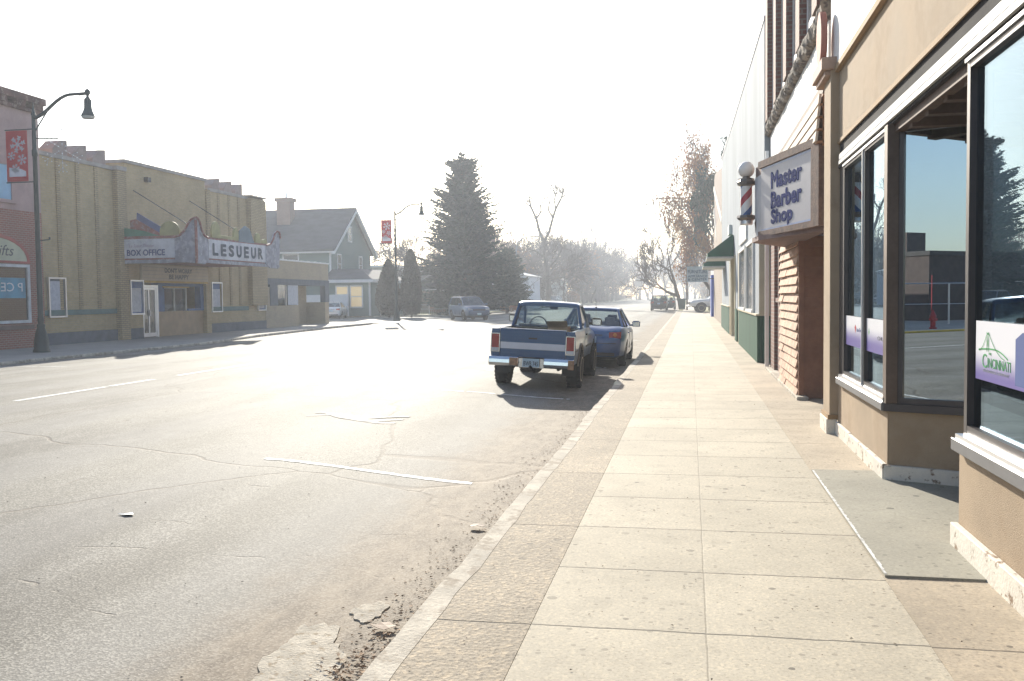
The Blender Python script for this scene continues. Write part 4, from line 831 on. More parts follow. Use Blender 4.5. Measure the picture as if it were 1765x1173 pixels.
g.box(hx-12.4, hx+.4, hy0-.5, hy0-.35, ez-.55, ez-.33); g.box(hx-.12,hx+.02,hy0-.05,hy0+.12,0,ez-.3); g.build('bargeboard', WT, ho)
g = MB(); g.box(-40.6,-39.2,87.2,88.4,8.5,11.4); g.box(-40.75,-39.05,87.05,88.55,11.4,11.75); ch = g.build('chimney', brick('chimney_brick', (.3,.17,.13), (.25,.14,.11), (.3,.25,.22), .3, .1), rf)
g = MB(); g.tube([(-39.8,87.8,11.75),(-39.8,87.8,12.3)], .12, 8); g.build('flue', ALU, ch)
def hwin(x0, x1, y, z0, z1, par, lit=False, face='y'):
    g = MB(); t = .12
    if face == 'y':
        for q in ((x0,x0+t,z0,z1),(x1-t,x1,z0,z1),(x0+t,x1-t,z0,z0+t),(x0+t,x1-t,z1-t,z1),(x0+t,x1-t,(z0+z1)/2-.04,(z0+z1)/2+.04)): g.box(q[0],q[1],y-.06,y+.01,q[2],q[3])
        f = g.build('window', WT, par); h = MB(); h.box(x0+t,x1-t,y-.03,y-.02,z0+t,z1-t); h.build('pane', lit or MC['dark_window_glass'], f)
    else:
        for q in ((x0,x0+t,z0,z1),(x1-t,x1,z0,z1),(x0+t,x1-t,z0,z0+t),(x0+t,x1-t,z1-t,z1),(x0+t,x1-t,(z0+z1)/2-.04,(z0+z1)/2+.04)): g.box(y-.01,y+.06,q[0],q[1],q[2],q[3])
        f = g.build('window', WT, par); h = MB(); h.box(y+.02,y+.03,x0+t,x1-t,z0+t,z1-t); h.build('pane', lit or MC['dark_window_glass'], f)
hwin(-38.6,-36.9,hy0,4.0,6.0,ho); hwin(85.6,86.7,hx,4.1,6.0,ho,face='x'); hwin(91.6,92.6,hx,4.1,6.0,ho,face='x'); hwin(88.6,89.7,hx,7.3,8.9,ho,face='x')
# enclosed porch on the street side
g = MB(); g.box(hx+.01,-29.2,82.3,93,0,3.3); g.build('porch_wall', SIDM, ho)
g = MB(); g.add([(hx+.01,81.9,3.35),(-28.8,81.9,3.35),(-28.8,93.4,3.35),(hx+.01,93.4,3.35),(hx+.01,84.2,4.45),(-30.8,84.2,4.45),(-30.8,91,4.45),(hx+.01,91,4.45)], [(0,3,2,1),(0,1,5,4),(1,2,6,5),(2,3,7,6),(4,5,6,7),(0,4,7,3)]); g.build('porch_roof', SHG, ho)
g = MB(); g.box(hx,-28.75,81.82,81.95,3.1,3.38); g.box(-28.85,-28.72,81.95,93.4,3.1,3.38); g.box(-29.32,-29.19,82.22,82.4,0,3.1); g.build('porch_fascia', WT, ho)
m, nt, b, N, L = newmat('lamp_lit_window'); b.inputs['Base Color'].default_value = (.5,.4,.2,1); b.inputs['Emission Color'].default_value = (1,.75,.42,1); b.inputs['Emission Strength'].default_value = .16; LIT = m
hwin(-32.6,-31.3,82.3,1.15,2.85,ho,LIT); hwin(-31.2,-29.9,82.3,.75,2.85,ho,LIT)
fe = thing('white_fence', 'white solid board fence in front of the green house', 'fence', (-31.5, 81, 0))
g = MB()
for i in range(30): g.box(-36+i*.17, -36+i*.17+.16, 80.9, 80.95, 0, 2.0)
g.build('fence_boards', WT, fe); g = MB(); [B('fence_post', WT, (x-.06, x+.06, 80.95, 81.07, 0, 2.1), parent=fe) for x in (-36,-33.4,-30.9)]
fh = thing('pale_far_house', 'pale far house glimpsed between the woodland trunks', 'house', (-27, 186, 0)); B('wall', WT, (-33,-25,182,190,0,4.6), parent=fh); g = MB(); g.slab([(-33.5,4.6),(-24.5,4.6),(-29,7.6)], (0,181.6,0), X, Z, 8.8); g.build('roof', SHG, fh); hwin(-28,-26.8,182,1.2,2.8,fh); hwin(-31.5,-30.3,182,1.2,2.8,fh)
# low tan building with white coping
lb = thing('low_brick_building', 'low pale brick building with white coping behind the conical shrubs', 'building', (-33, 108, 0))
B('wall', brick('pale_brick', (.42,.36,.27), (.36,.3,.22), (.4,.36,.3), .3, .1), (-46,-34.2,105,118,0,5.3), parent=lb); B('coping', WT, (-46.1,-34.1,104.9,118.1,5.3,5.55), parent=lb)
B('grey_wing', mat('grey_wing', (.28,.29,.30), .8), (-34.19,-26.5,106,118,0,4.9), parent=lb); B('wing_roof_edge', WT, (-34.19,-26.4,105.9,118.1,4.9,5.1), parent=lb)
hwin(-33.5,-32.2,106,2.6,4.2,lb); hwin(-29.5,-28.2,106,1.6,3.2,lb); hwin(-27.9,-26.8,106,1.6,3.2,lb)
gh = thing('tan_garage', 'tan low garage with white eave between the shrubs and the big conifer', 'garage', (-27, 100, 0))
B('wall', mat('tan_siding', (.32,.25,.18), .8), (-30.5,-24.6,98,104,0,2.5), parent=gh)
g = MB(); g.slab([(-30.9,2.5),(-24.2,2.5),(-27.5,4.1)], (0,97.7,0), X, Z, 6.6); g.build('roof', SHG, gh); B('eave', WT, (-30.9,-24.2,97.6,97.69,2.35,2.55), parent=gh)
hwin(-27.2,-26.2,98,1.1,2.0,gh); hwin(-26.0,-25.1,98,1.1,2.0,gh)
# white barn-like building
wb = thing('white_building', 'plain white building with two narrow dark windows right of the conifer', 'building', (-19, 118, 0))
B('wall', mat('white_wall', (.62,.63,.68), .8, var=.05), (-29.5,-20.9,118,130,0,4.35), parent=wb)
g = MB(); g.slab([(-29.8,4.35),(-20.6,4.35),(-23,5.0),(-27,5.0)], (0,117.8,0), X, Z, 12.4); g.build('roof', WT, wb)
hwin(-24.6,-23.8,118,1.1,3.0,wb); hwin(-21.7,-21.2,118,1.6,3.1,wb)
# low wire fence by the grass
wf = thing('wire_fence', 'low wire lawn fence with thin rails in front of the conical shrubs', 'fence', (-25, 84.6, 0))
g = MB(); 
for z in (.55,.95): g.tube([(-29,84.5,z),(-21.8,84.6,z)], .022, 5)
g.build('rail', ALU, wf); g = MB(); [g.tube([(-29+i*.18,84.5,0),(-29+i*.18,84.5,.55)], .006, 3) for i in range(40)]; g.build('wire_mesh', ALU, wf)
g = MB(); [MB().tube([(x,84.55,-.05),(x,84.55,1.05)], .04, 6).build('post', ALU, wf) for x in (-29,-26.6,-24.2,-21.8)]
# ------------------------------------------------------------------ street lamps
IRON = mat('dark_green_iron', (.045,.06,.06), .5, metal=.3, var=.2, bmp=.1)
BANRED = mat('red_banner_cloth', (.50,.045,.05), .75, var=.12, scale=3, bmp=.2)
SNOWW = mat('banner_white', (.72,.70,.74), .7, bmp=0, var=.05)
def flake(g, cx, cz, r, y, wd_=.02, U=X):
    for k in range(6):
        t = k*PI/3+.26; d = Vector((math.cos(t), math.sin(t)))
        def bar(a, b):
            dd = (b-a).normalized(); n = Vector((-dd.y, dd.x))*wd_*.5
            g.slab([tuple(a-n), tuple(b-n), tuple(b+n), tuple(a+n)], (cx, y, cz), X, Z, .004)
        bar(Vector((0,0)), d*r)
        for s_ in (.5, .78):
            for q in (-1, 1):
                e = Vector((math.cos(t+q*.8), math.sin(t+q*.8))); bar(d*r*s_, d*r*s_+e*r*.32)
def lamp(x, y, label, deco):
    t = thing('street_lamp', label, 'street lamp', (x, y, 0), 'dark iron street lamps with red banners')
    g = MB(); g.lathe([(.26,0),(.26,.06),(.23,.12),(.22,.35),(.17,.62),(.12,.78),(.13,.84),(.115,.9)], (x,y,0), n=12); g.build('base', IRON, t, smooth=35)
    g = MB(); g.lathe([(.085,.9),(.10,1.05),(.085,1.15),(.08,3),(.068,6.2),(.09,6.25),(.09,6.4),(.068,6.45),(.06,7.5),(.08,7.52),(.05,7.62),(.02,7.78),(.008,7.92)], (x,y,0), n=12); g.build('pole', IRON, t, smooth=35)
    pts = [(x,y,7.42)]+[(x+.15+1.72*s, y, 7.45+.62*math.sin(min(1,s*1.45)*PI/2)**1.4+.03*s) for s in [i/12 for i in range(13)]]
    g = MB(); g.tube(pts, [.06]+[.058-.014*i/13 for i in range(13)], 8); g.tube([(x,y,6.95),(x+.22,y,7.25),(x+.55,y,7.68),(x+.72,y,7.8)], .022, 6); g.build('arm', IRON, t, smooth=40)
    hx_ = x+1.93
    g = MB(); g.lathe([(.0,.13),(.045,.12),(.085,.06),(.085,.0),(.04,-.08),(.045,-.12),(.11,-.2),(.115,-.45),(.14,-.55),(.2,-.68),(.22,-.72)], (hx_,y,8.10), n=14); g.tube([(hx_,y,8.2),(hx_,y,8.34)], .012, 5); g.tube([(hx_-.3,y,8.08),(hx_,y,8.1)], .05, 8); hd = g.build('lamp_head', IRON, t, smooth=35)
    g = MB(); g.lathe([(.17,-.79),(.2,-.74),(.205,-.715)], (hx_,y,8.10), n=14); g.build('lamp_glass', mat('lamp_lens', (.6,.6,.58), .2, bmp=0), hd)
    g = MB(); g.box(x-1.02,x-.26,y-.008,y+.008,5.45,7.05); bn = g.build('banner', BANRED, t)
    g = MB(); flake(g, x-.6, 6.62, .26, y-.012, .035); flake(g, x-.84, 6.26, .13, y-.012, .02); flake(g, x-.46, 6.14, .16, y-.012, .022); flake(g, x-.7, 5.86, .14, y-.012, .02)
    g.slab([(-.93,5.6),(-.33,5.6),(-.33,5.76),(-.5,5.84),(-.72,5.88),(-.93,5.9)], (x,y-.012,0), X, Z, .004); g.build('snowflake_print', SNOWW, bn)
    g = MB(); g.tube([(x,y,7.08),(x-1.05,y,7.08)], .018, 6); g.tube([(x,y,5.42),(x-1.05,y,5.42)], .018, 6); g.build('banner_rod', IRON, t)
    g = MB(); g.tube([(x,y,3.55),(x+.42,y,3.58)], .018, 6); g.tube([(x+.42,y,3.58),(x+.42,y,3.66)], .03, 6); g.build('bracket', IRON, t)
    if deco:
        d = thing('snowflake_decoration', 'large wire snowflake with small bulbs hung from the nearer street lamp', 'decoration', (x+.1, y, 6.55))
        g = MB(); g.tube([(x+.07,y,6.78),(x+.85,y,6.75)], .02, 6); g.build('mounting_rod', IRON, d)
        g = MB(); cx, cz = x+.98, 6.42; bl = MB()
        for k in range(6):
            tt = k*PI/3+PI/6; e = Vector((math.cos(tt), 0, math.sin(tt))); c = Vector((cx, y, cz)); g.tube([c+e*.08, c+e*.72], .006, 4)
            for s_ in (.38, .58):
                for q in (-1, 1):
                    f = Vector((math.cos(tt+q*.75), 0, math.sin(tt+q*.75))); g.tube([c+e*s_, c+e*s_+f*.2], .005, 4); bl.lathe([(.012,-.015),(.02,0),(.012,.015)], c+e*s_+f*.2, n=6)
            for s_ in (.15,.3,.45,.6,.72): bl.lathe([(.012,-.015),(.022,0),(.012,.015)], c+e*s_, n=6)
        g.build('wire_frame', mat('silver_wire', (.45,.45,.5), .3, metal=.6, bmp=0), d); bl.build('bulb', mat('frosted_bulb', (.85,.85,.85), .1, bmp=0), d)
lamp(-20.4, 26.3, 'nearer iron street lamp with red snowflake banner before the gift shop corner', True)
lamp(-20.2, 62.3, 'farther iron street lamp with red snowflake banner near the conical shrubs', False)
cl = thing('cobra_street_lamp', 'plain tall curved arm street light right of the big conifer', 'street lamp', (-16.9, 91.5, 0)); cl.location.x = -20.9; cl.location.y = 112; WORLD_ORG[cl.name] = Vector((-20.9,112,0))
g = MB(); g.tube([(-20.9,112,0),(-20.9,112,7.2),(-20.75,112,8.1),(-20.2,112,8.7),(-19.3,112,8.95),(-18.4,112,8.95)], [.13,.1,.08,.07,.06,.05], 8); g.build('pole', mat('grey_steel', (.22,.23,.25), .5, metal=.4, bmp=0), cl, smooth=60)
g = MB(); g.box(-18.5,-17.8,111.85,112.15,8.88,9.0); g.build('lamp_head', MC['grey_steel'], cl)

# ------------------------------------------------------------------ vehicles
TYRE = mat('tyre_rubber', (.018,.018,.019), .85, var=.2, bmp=.1); CGL = glass('car_glass', (.76,.80,.80), 1.55)
CHROME = mat('chrome', (.75,.76,.78), .18, metal=1, var=.04, bmp=0); BLK = mat('black_plastic', (.02,.02,.022), .6, bmp=0)
TAILR = mat('tail_light_red', (.35,.02,.02), .2, bmp=0, var=.1); UND = mat('underbody_black', (.012,.012,.013), .9, bmp=0)
HEADL = mat('headlight_glass', (.6,.62,.64), .1, bmp=0); INTER = mat('car_interior', (.045,.045,.05), .9, bmp=0)
def paint(n, c): return mat('paint_'+n, c, .32, metal=.25, var=.08, scale=1.5, bmp=0, coat=.6)
def loft(stations, mi=0):
    # station: (y, [(halfwidth, z) ...] bottom centre -> top centre)
    g = MB(); rings = []
    for y, pr in stations:
        ring = [(w_, y, z) for w_, z in pr]+[(-w_, y, z) for w_, z in pr[-2:0:-1]]
        rings.append(len(g.v)); g.v += ring
    n = len(rings and stations[0][1])*2-2
    for a, b in zip(rings[:-1], rings[1:]):
        for k in range(n): g.f.append([a+k, a+(k+1) % n, b+(k+1) % n, b+k]); g.m.append(mi)
    g.f.append([rings[0]+k for k in range(n)][::-1]); g.m.append(mi); g.f.append([rings[-1]+k for k in range(n)]); g.m.append(mi); return g
def sect(w_, zb, zs, zt, tuck=.05):
    return [(0,zb),(w_*.82,zb),(w_*.95,zb+.05),(w_-.02,zb+.18),(w_,zb+(zs-zb)*.55),(w_-.012,zs-.09),(w_-tuck,zs-.015),(w_-tuck-.09,zs+.012),(w_*.5,zt),(0,zt+.008)]
def cut_arches(o, ys, zc, r, hw):
    for y in ys:
        for s_ in (-1, 1):
            g = MB(); g.lathe([(r,0),(r,.42)], (s_*(hw+.1), y, zc), (-s_,0,0), n=28); c = g.build('cutter', UND)
            md = o.modifiers.new('b', 'BOOLEAN'); md.operation = 'DIFFERENCE'; md.object = c; md.solver = 'EXACT'
            try: md.material_mode = 'TRANSFER'
            except Exception: pass
            dg = bpy.context.evaluated_depsgraph_get(); dg.update()
            me = bpy.data.meshes.new_from_object(o.evaluated_get(dg)); o.modifiers.clear(); o.data = me; bpy.data.objects.remove(c)
    me = o.data; me.polygons.foreach_set('use_smooth', [True]*len(me.polygons)); me.set_sharp_from_angle(angle=R(32))
def wheels(par, ys, tx, r, wd_, rimm, knob=False):
    for y in ys:
        for s_ in (-1, 1):
            c = Vector((s_*tx, y, r)); prof = [(r*.62,-wd_/2),(r*.9,-wd_/2),(r*.975,-wd_*.42),(r,-wd_*.28),(r,wd_*.28),(r*.975,wd_*.42),(r*.9,wd_/2),(r*.62,wd_/2)]
            g = MB(); g.lathe(prof, c, (s_,0,0), n=32)
            if knob:
                for k in range(26):
                    t = 2*PI*k/26; 
                    for q in (-1, 1):
                        cc = c+Vector((s_*q*wd_*.36, math.cos(t+q*.06)*r*.985, math.sin(t+q*.06)*r*.985)); d = .016
                        g.box(cc.x-.035, cc.x+.035, cc.y-d, cc.y+d, cc.z-d, cc.z+d)
            wl = g.build('wheel', TYRE, par, smooth=30)
            g = MB(); g.lathe([(r*.64,wd_*.30),(r*.66,wd_*.5),(r*.6,wd_*.505),(r*.56,wd_*.4),(r*.3,wd_*.34),(r*.12,wd_*.44),(0,wd_*.45)], c, (s_,0,0), n=24)
            g.build('rim', rimm, wl, smooth=35)
            g = MB()
            for k in range(6):
                t = 2*PI*k/6; cc = c+Vector((s_*wd_*.395, math.cos(t)*r*.43, math.sin(t)*r*.43)); g.lathe([(r*.085,0),(r*.085,.015)], cc, (s_,0,0), n=8)
            g.build('rim_hole', UND, wl)
def pane(name, pts, m, par, th_=.006):
    # pts: 4+ corner points; inset slightly
    c = sum((Vector(p) for p in pts), Vector())/len(pts); n = (Vector(pts[1])-Vector(pts[0])).cross(Vector(pts[2])-Vector(pts[0])).normalized()*th_
    g = MB(); k = len(pts); A = [Vector(p) for p in pts]; g.add(A+[p+n for p in A], [tuple(range(k)), tuple(range(2*k-1,k-1,-1))]+[(i,(i+1)%k,(i+1)%k+k,i+k) for i in range(k)]); return g.build(name, m, par)
def bars(g, segs, r=.03, n=6):
    for a, b in segs: g.tube([a, b], r, n)
def cabin(par, body, yr0, yr1, yf1, yf0, wb, wt, zb, zt, splits, pw=.035, crown=.03, tint=CGL, roofm=None):
    # yr0 rear base, yr1 rear roof, yf1 front roof, yf0 front base
    st = []
    for t in (0,.04,.12,.5,.88,.96,1): 
        y = yr1+(yf1-yr1)*t; e = {0:.06,.04:.02,.12:.0,.5:0,.88:0,.96:.02,1:.06}[t]; zz = zt+crown*math.sin(PI*t)*.6-e*.5
        st.append((y, [(0,zz-.035),(wt-.04,zz-.05),(wt,zz-.045),(wt-.01,zz-.02),(wt-.07,zz+.008),(wt*.5,zz+.02),(0,zz+.026)]))
    rf = loft(st).build('roof', roofm or body, par, smooth=40)
    for s_ in (-1, 1):
        g = MB()
        bars(g, [((s_*(wb-.03),yr0,zb),(s_*(wt-.03),yr1+.02,zt-.03)),((s_*(wb-.03),yf0,zb),(s_*(wt-.03),yf1-.02,zt-.03))], pw)
        bars(g, [((s_*(wt-.02),yr1,zt-.035),(s_*(wt-.02),yf1,zt-.035))], .025)
        g.build('pillar', body, par, smooth=60)
    zb2, zt2 = zb+.005, zt-.04
    pane('rear_window', [(-wb+.08,yr0+.015,zb2),(wb-.08,yr0+.015,zb2),(wt-.08,yr1+.01,zt2),(-wt+.08,yr1+.01,zt2)], tint, par)
    pane('windscreen', [(-wb+.07,yf0-.01,zb2),(wb-.07,yf0-.01,zb2),(wt-.06,yf1-.01,zt2),(-wt+.06,yf1-.01,zt2)], tint, par)
    cuts = [0]+splits+[1]
    gp = MB()
    for s_ in (-1, 1):
        for i in range(len(cuts)-1):
            a, b = cuts[i]+(.03 if i else .02), cuts[i+1]-(.03 if i < len(cuts)-2 else .02)
            P = lambda t, top: (s_*((wt if top else wb)-.035), (yr1+(yf1-yr1)*t) if top else (yr0+(yf0-yr0)*t), zt2 if top else zb2)
            pane('side_window', [P(a,0),P(b,0),P(b,1),P(a,1)], tint, par)
            if i: gp = MB(); bars(gp, [(P(cuts[i],0), P(cuts[i],1))], .028); gp.build('door_pillar', BLK, par)
def handle(g, x, y, z, s_): g.box(x-.012*s_ if s_ > 0 else x, x+.02*s_, y-.09, y+.09, z-.015, z+.015)
def mirror(par, m, hw, y, z):
    for s_ in (-1, 1):
        g = MB(); g.box(min(s_*(hw-.02), s_*(hw+.06)), max(s_*(hw-.02), s_*(hw+.06)), y-.02, y+.02, z-.03, z+.02)
        g.slab([(-.1,-.075),(.1,-.075),(.11,.05),(.07,.085),(-.08,.085),(-.11,.05)], (s_*(hw+.14), y-.04, z+.03), X, Z, .07); g.build('side_mirror', m, par, bevel=.008)
        g = MB(); g.slab([(-.085,-.06),(.085,-.06),(.09,.05),(-.09,.05)], (s_*(hw+.14), y-.046, z+.03), X, Z, .004); g.build('mirror_glass', CHROME, par)
def seats(par, rows, zs, m=INTER):
    g = MB()
    for (x, y, zt) in rows:
        g.box(x-.25,x+.25,y,y+.5,zs,zs+.16); g.slab([(-.24,0),(.24,0),(.22,zt-zs),(-.22,zt-zs)], (x,y+.04,zs+.1), X, Vector((0,-.18,1)).normalized(), .14); g.box(x-.13,x+.13,y-.2,y-.1,zt+.02,zt+.22)
    g.build('seat', m, par, bevel=.03)
def wheel_steer(par, x, y, z):
    g = MB(); pts = [(x+.18*math.cos(t), y+.06*math.sin(t), z+.17*math.sin(t)) for t in [2*PI*i/20 for i in range(21)]]; g.tube(pts, .014, 6); g.tube([(x-.17,y,z),(x+.17,y,z)], .014, 5); g.tube([(x,y,z),(x,y+.25,z-.12)], .03, 6); g.build('steering_wheel', BLK, par)

def make_pickup(name, body, label, loc, rz, group=None, front_only=False, two=None):
    t = thing(name, label, 'pickup truck', (0,0,0), group)
    hw = .79; two = two or body
    # cab lower and front
    st = [(-.30, sect(hw,.50,1.10,1.05)), (-.28, sect(hw,.48,1.12,1.06)), (.9, sect(hw,.48,1.12,1.08)), (1.15, sect(hw,.48,1.10,1.10)), (1.5, sect(hw-.005,.46,1.05,1.09)), (2.25, sect(hw-.02,.48,.98,1.03)), (2.5, sect(hw-.04,.52,.93,.96)), (2.56, sect(hw-.07,.56,.84,.86))]
    o = loft(st).build('cab_body', body, t); cut_arches(o, [1.72], .40, .44, hw)
    cabin(t, body, -.30, -.16, .55, 1.12, hw-.06, .63, 1.11, 1.60, [.14], roofm=body)
    # load bed: two sides, front wall, floor
    def side(s_):
        st = []
        for y in (-1.98, -1.95, -1.4, -.36, -.33):
            st.append(y)
        g = MB(); x0, x1 = s_*(hw-.09), s_*hw
        prof = [(x0,.52),(x1-.02*s_,.50),(x1,.66),(x1+.006*s_,.80),(x1-.0*s_,1.06),(x1-.03*s_,1.115),(x0,1.115)]
        if s_ < 0: prof = prof[::-1]
        g.slab(prof, (0,-1.98,0), X, Z, 1.65); return g
    for s_ in (-1, 1):
        o = side(s_).build('bed_side', body, t); cut_arches(o, [-1.03], .40, .44, hw)
        g = MB(); g.lathe([(.47,0),(.47,.03),(.435,.03),(.435,0)], (s_*(hw-.005),-1.03,.40), (s_,0,0), n=28); 
        g.v = [v for v in g.v]; keep = [i for i, f in enumerate(g.f) if sum(g.v[k][2] for k in f)/len(f) > .48 and len(f) == 4]; g.f = [g.f[i] for i in keep]; g.m = [0]*len(g.f); g.build('wheel_lip', two, t, recalc=False)
    B('bed_floor', BLK, (-.7,.7,-1.94,-.36,.58,.62), (-.7,.7,-.40,-.33,.62,1.1), (-.7,-.45,-1.45,-.62,.62,.86), (.45,.7,-1.45,-.62,.62,.86), parent=t)
    # tailgate with bright band
    g = MB(); g.slab([(-hw+.17,.56),(hw-.17,.56),(hw-.17,1.12),(-hw+.17,1.12)], (0,-2.01,0), X, Z, .07)
    tg = g.build('tailgate', body, t, bevel=.012)
    g = MB(); [g.box(-hw+.2,hw-.2,-2.018,-2.009,z,z+.018) for z in (.60,.66,.93,.985,1.04)]; g.build('pressed_rib', body, tg)
    B('bright_band', mat('brushed_band', (.60,.60,.66), .4, metal=.2, var=.05, bmp=0), (-hw+.185,hw-.185,-2.022,-2.009,.755,.875), parent=tg)
    B('badge', BLK, (-.08,.08,-2.018,-2.009,.945,.975), parent=tg)
    B('top_rail', mat('pale_blue_edge2', (.25,.33,.5), .3, bmp=0), (-hw+.18,hw-.18,-2.015,-1.935,1.121,1.135), parent=tg)
    for s_ in (-1, 1):
        a, b = sorted((s_*(hw-.165), s_*(hw-.012)))
        g = MB(); g.box(a,b,-2.035,-1.975,.70,1.02); tl = g.build('tail_light', TAILR, t, bevel=.008)
        g = MB(); g.box(a-.008,b+.008,-2.04,-2.0,1.02,1.034); g.box(a-.008,b+.008,-2.04,-2.0,.688,.702); g.box(a-.010,a+.006,-2.04,-2.0,.70,1.02); g.box(b-.006,b+.010,-2.04,-2.0,.70,1.02); g.build('bezel', CHROME, tl)
        B('reverse_lamp', HEADL, (a+.01,b-.01,-2.039,-2.034,.705,.765), parent=tl)
        B('corner_post', body, (a,b,-2.005,-1.95,.52,.685), parent=t); B('corner_post', body, (a,b,-2.005,-1.95,1.036,1.115), parent=t)
    # bumper
    g = MB()
    for (a, b) in ((-hw+.0,-.24),(.24,hw-.0)): g.slab([(0,.44),(-.03,.45),(-.05,.50),(-.045,.56),(-.02,.61),(.03,.62),(.03,.44)], (a,-2.12,0), Y, Z, -(b-a))
    g.box(-.24,.24,-2.10,-2.03,.42,.60); bmpr = g.build('rear_bumper', CHROME, t, bevel=.006)
    B('bumper_step', BLK, (-.235,.235,-2.135,-2.03,.602,.615), (-hw+.02,-.24,-2.16,-2.04,.50,.525), (.24,hw-.02,-2.16,-2.04,.50,.525), parent=bmpr)
    B('rust_patch', mat('rusted_steel', (.42,.24,.13), .8, var=.4, scale=12), (-.40,-.245,-2.174,-2.16,.46,.60), parent=bmpr); B('rust_patch', MC['rusted_steel'], (hw-.10,hw+.002,-2.177,-2.1,.43,.60), parent=bmpr)
    pl = B('licence_plate', mat('plate_face', (.50,.66,.76), .4, bmp=0), (-.155,.155,-2.15,-2.14,.44,.595), parent=bmpr)
    if not front_only: text('BWB 745', (-.135,-2.15,.462), X, Z, .27, .085, INK['dark'], pl, .004, .01)
    # chassis, axle, differential, exhaust, spare
    g = MB(); g.box(-.42,-.32,-2.0,2.3,.42,.54); g.box(.32,.42,-2.0,2.3,.42,.54); g.tube([(-.62,-1.03,.38),(.62,-1.03,.38)], .045, 8); g.lathe([(.0,-.12),(.1,-.1),(.14,0),(.1,.1),(0,.12)], (-.08,-1.03,.37), (0,1,0), n=12); g.tube([(-.08,-1,.40),(0,1.2,.45)], .035, 6)
    g.tube([(-.6,1.72,.38),(.6,1.72,.38)], .045, 8); g.tube([(.48,-1.9,.40),(.5,.2,.40)], .03, 6); g.box(-.3,.3,-1.85,-1.3,.46,.60); g.tube([(0,-2.16,.40),(0,-1.9,.40)], .03, 6); g.lathe([(0,0),(.03,.01),(.03,.04),(0,.05)], (0,-2.19,.42), n=8)
    for s_ in (-1, 1): g.tube([(s_*.5,-1.65,.5),(s_*.52,-1.03,.33),(s_*.5,-.4,.5)], .03, 5)
    g.build('chassis', UND, t)
    [B('mud_flap', BLK, b_, parent=t) for b_ in ((-.76,-.5,-1.50,-1.485,.25,.52), (.5,.76,-1.50,-1.485,.25,.52))]
    wheels(t, [-1.03, 1.72], .70, .365, .26, mat('tan_steel_rim', (.46,.36,.24), .4, metal=.4, bmp=0), knob=True)
    g = MB(); [handle(g, s_*(hw-.005), .0, 1.0, s_) for s_ in (-1,1)]; g.build('door_handle', BLK, t)
    g = MB(); [g.box(min(s_*(hw-.01),s_*(hw+.006)),max(s_*(hw-.01),s_*(hw+.006)),-1.95 if q else .0,-1.5 if q else .95,.74,.775) for s_ in (-1,1) for q in (0,1)]; g.build('rub_strip', BLK, t)
    mirror(t, BLK, hw-.03, .92, 1.2)
    g = MB(); g.box(-.62,.62,-.12,.10,.62,.78); g.slab([(-.62,.7),(.62,.7),(.6,1.16),(-.6,1.16)], (0,-.12,0), X, Vector((0,-.1,1)).normalized(), .12); g.build('bench_seat', INTER, t, bevel=.02)
    wheel_steer(t, -.33, .68, 1.12); B('dashboard', INTER, (-.7,.7,.82,1.08,.9,1.10), parent=t)
    g = MB(); g.box(-.06,.10,.52,.54,1.46,1.52); g.tube([(0,.54,1.52),(0,.58,1.57)], .01, 4); g.build('rear_view_mirror', BLK, t)
    # nose
    B('grille', BLK, (-.48,.48,2.53,2.585,.66,.86), parent=t); g = MB(); g.box(-hw+.02,hw-.02,2.56,2.70,.44,.60); g.build('front_bumper', CHROME, t, bevel=.02)
    for s_ in (-1, 1): a, b = sorted((s_*.5, s_*.70)); B('headlight', HEADL, (a,b,2.53,2.59,.68,.84), parent=t)
    t.location = loc; t.rotation_euler = (0, 0, rz); return t
BLUEP2 = paint('dark_teal_blue', (.016,.075,.19))
def ride(x): return road_z(x)
pk = make_pickup('pickup_truck', BLUEP2, 'dark blue pickup truck with chrome bumper and pale band across its tailgate', (-2.93, 18.93, -.150), R(0.6), two=mat('tan_wheel_lip', (.18,.15,.12), .6))
pk.rotation_euler = (0, R(3.2), R(.4))
bx = thing('cardboard_box', 'open cardboard box lying in the bed of the blue pickup', 'box', (-2.55, 18.1, .52)); g = MB(); g.box(-2.75,-2.35,18.0,18.4,.54,.98); g.slab([(0,0),(.4,0),(.4,.2),(0,.2)], (-2.75,18.0,.98), X, Vector((0,-.8,.6)), .006); g.build('carton', mat('cardboard', (.42,.29,.17), .9), bx); bx.rotation_euler = (0,0,0)

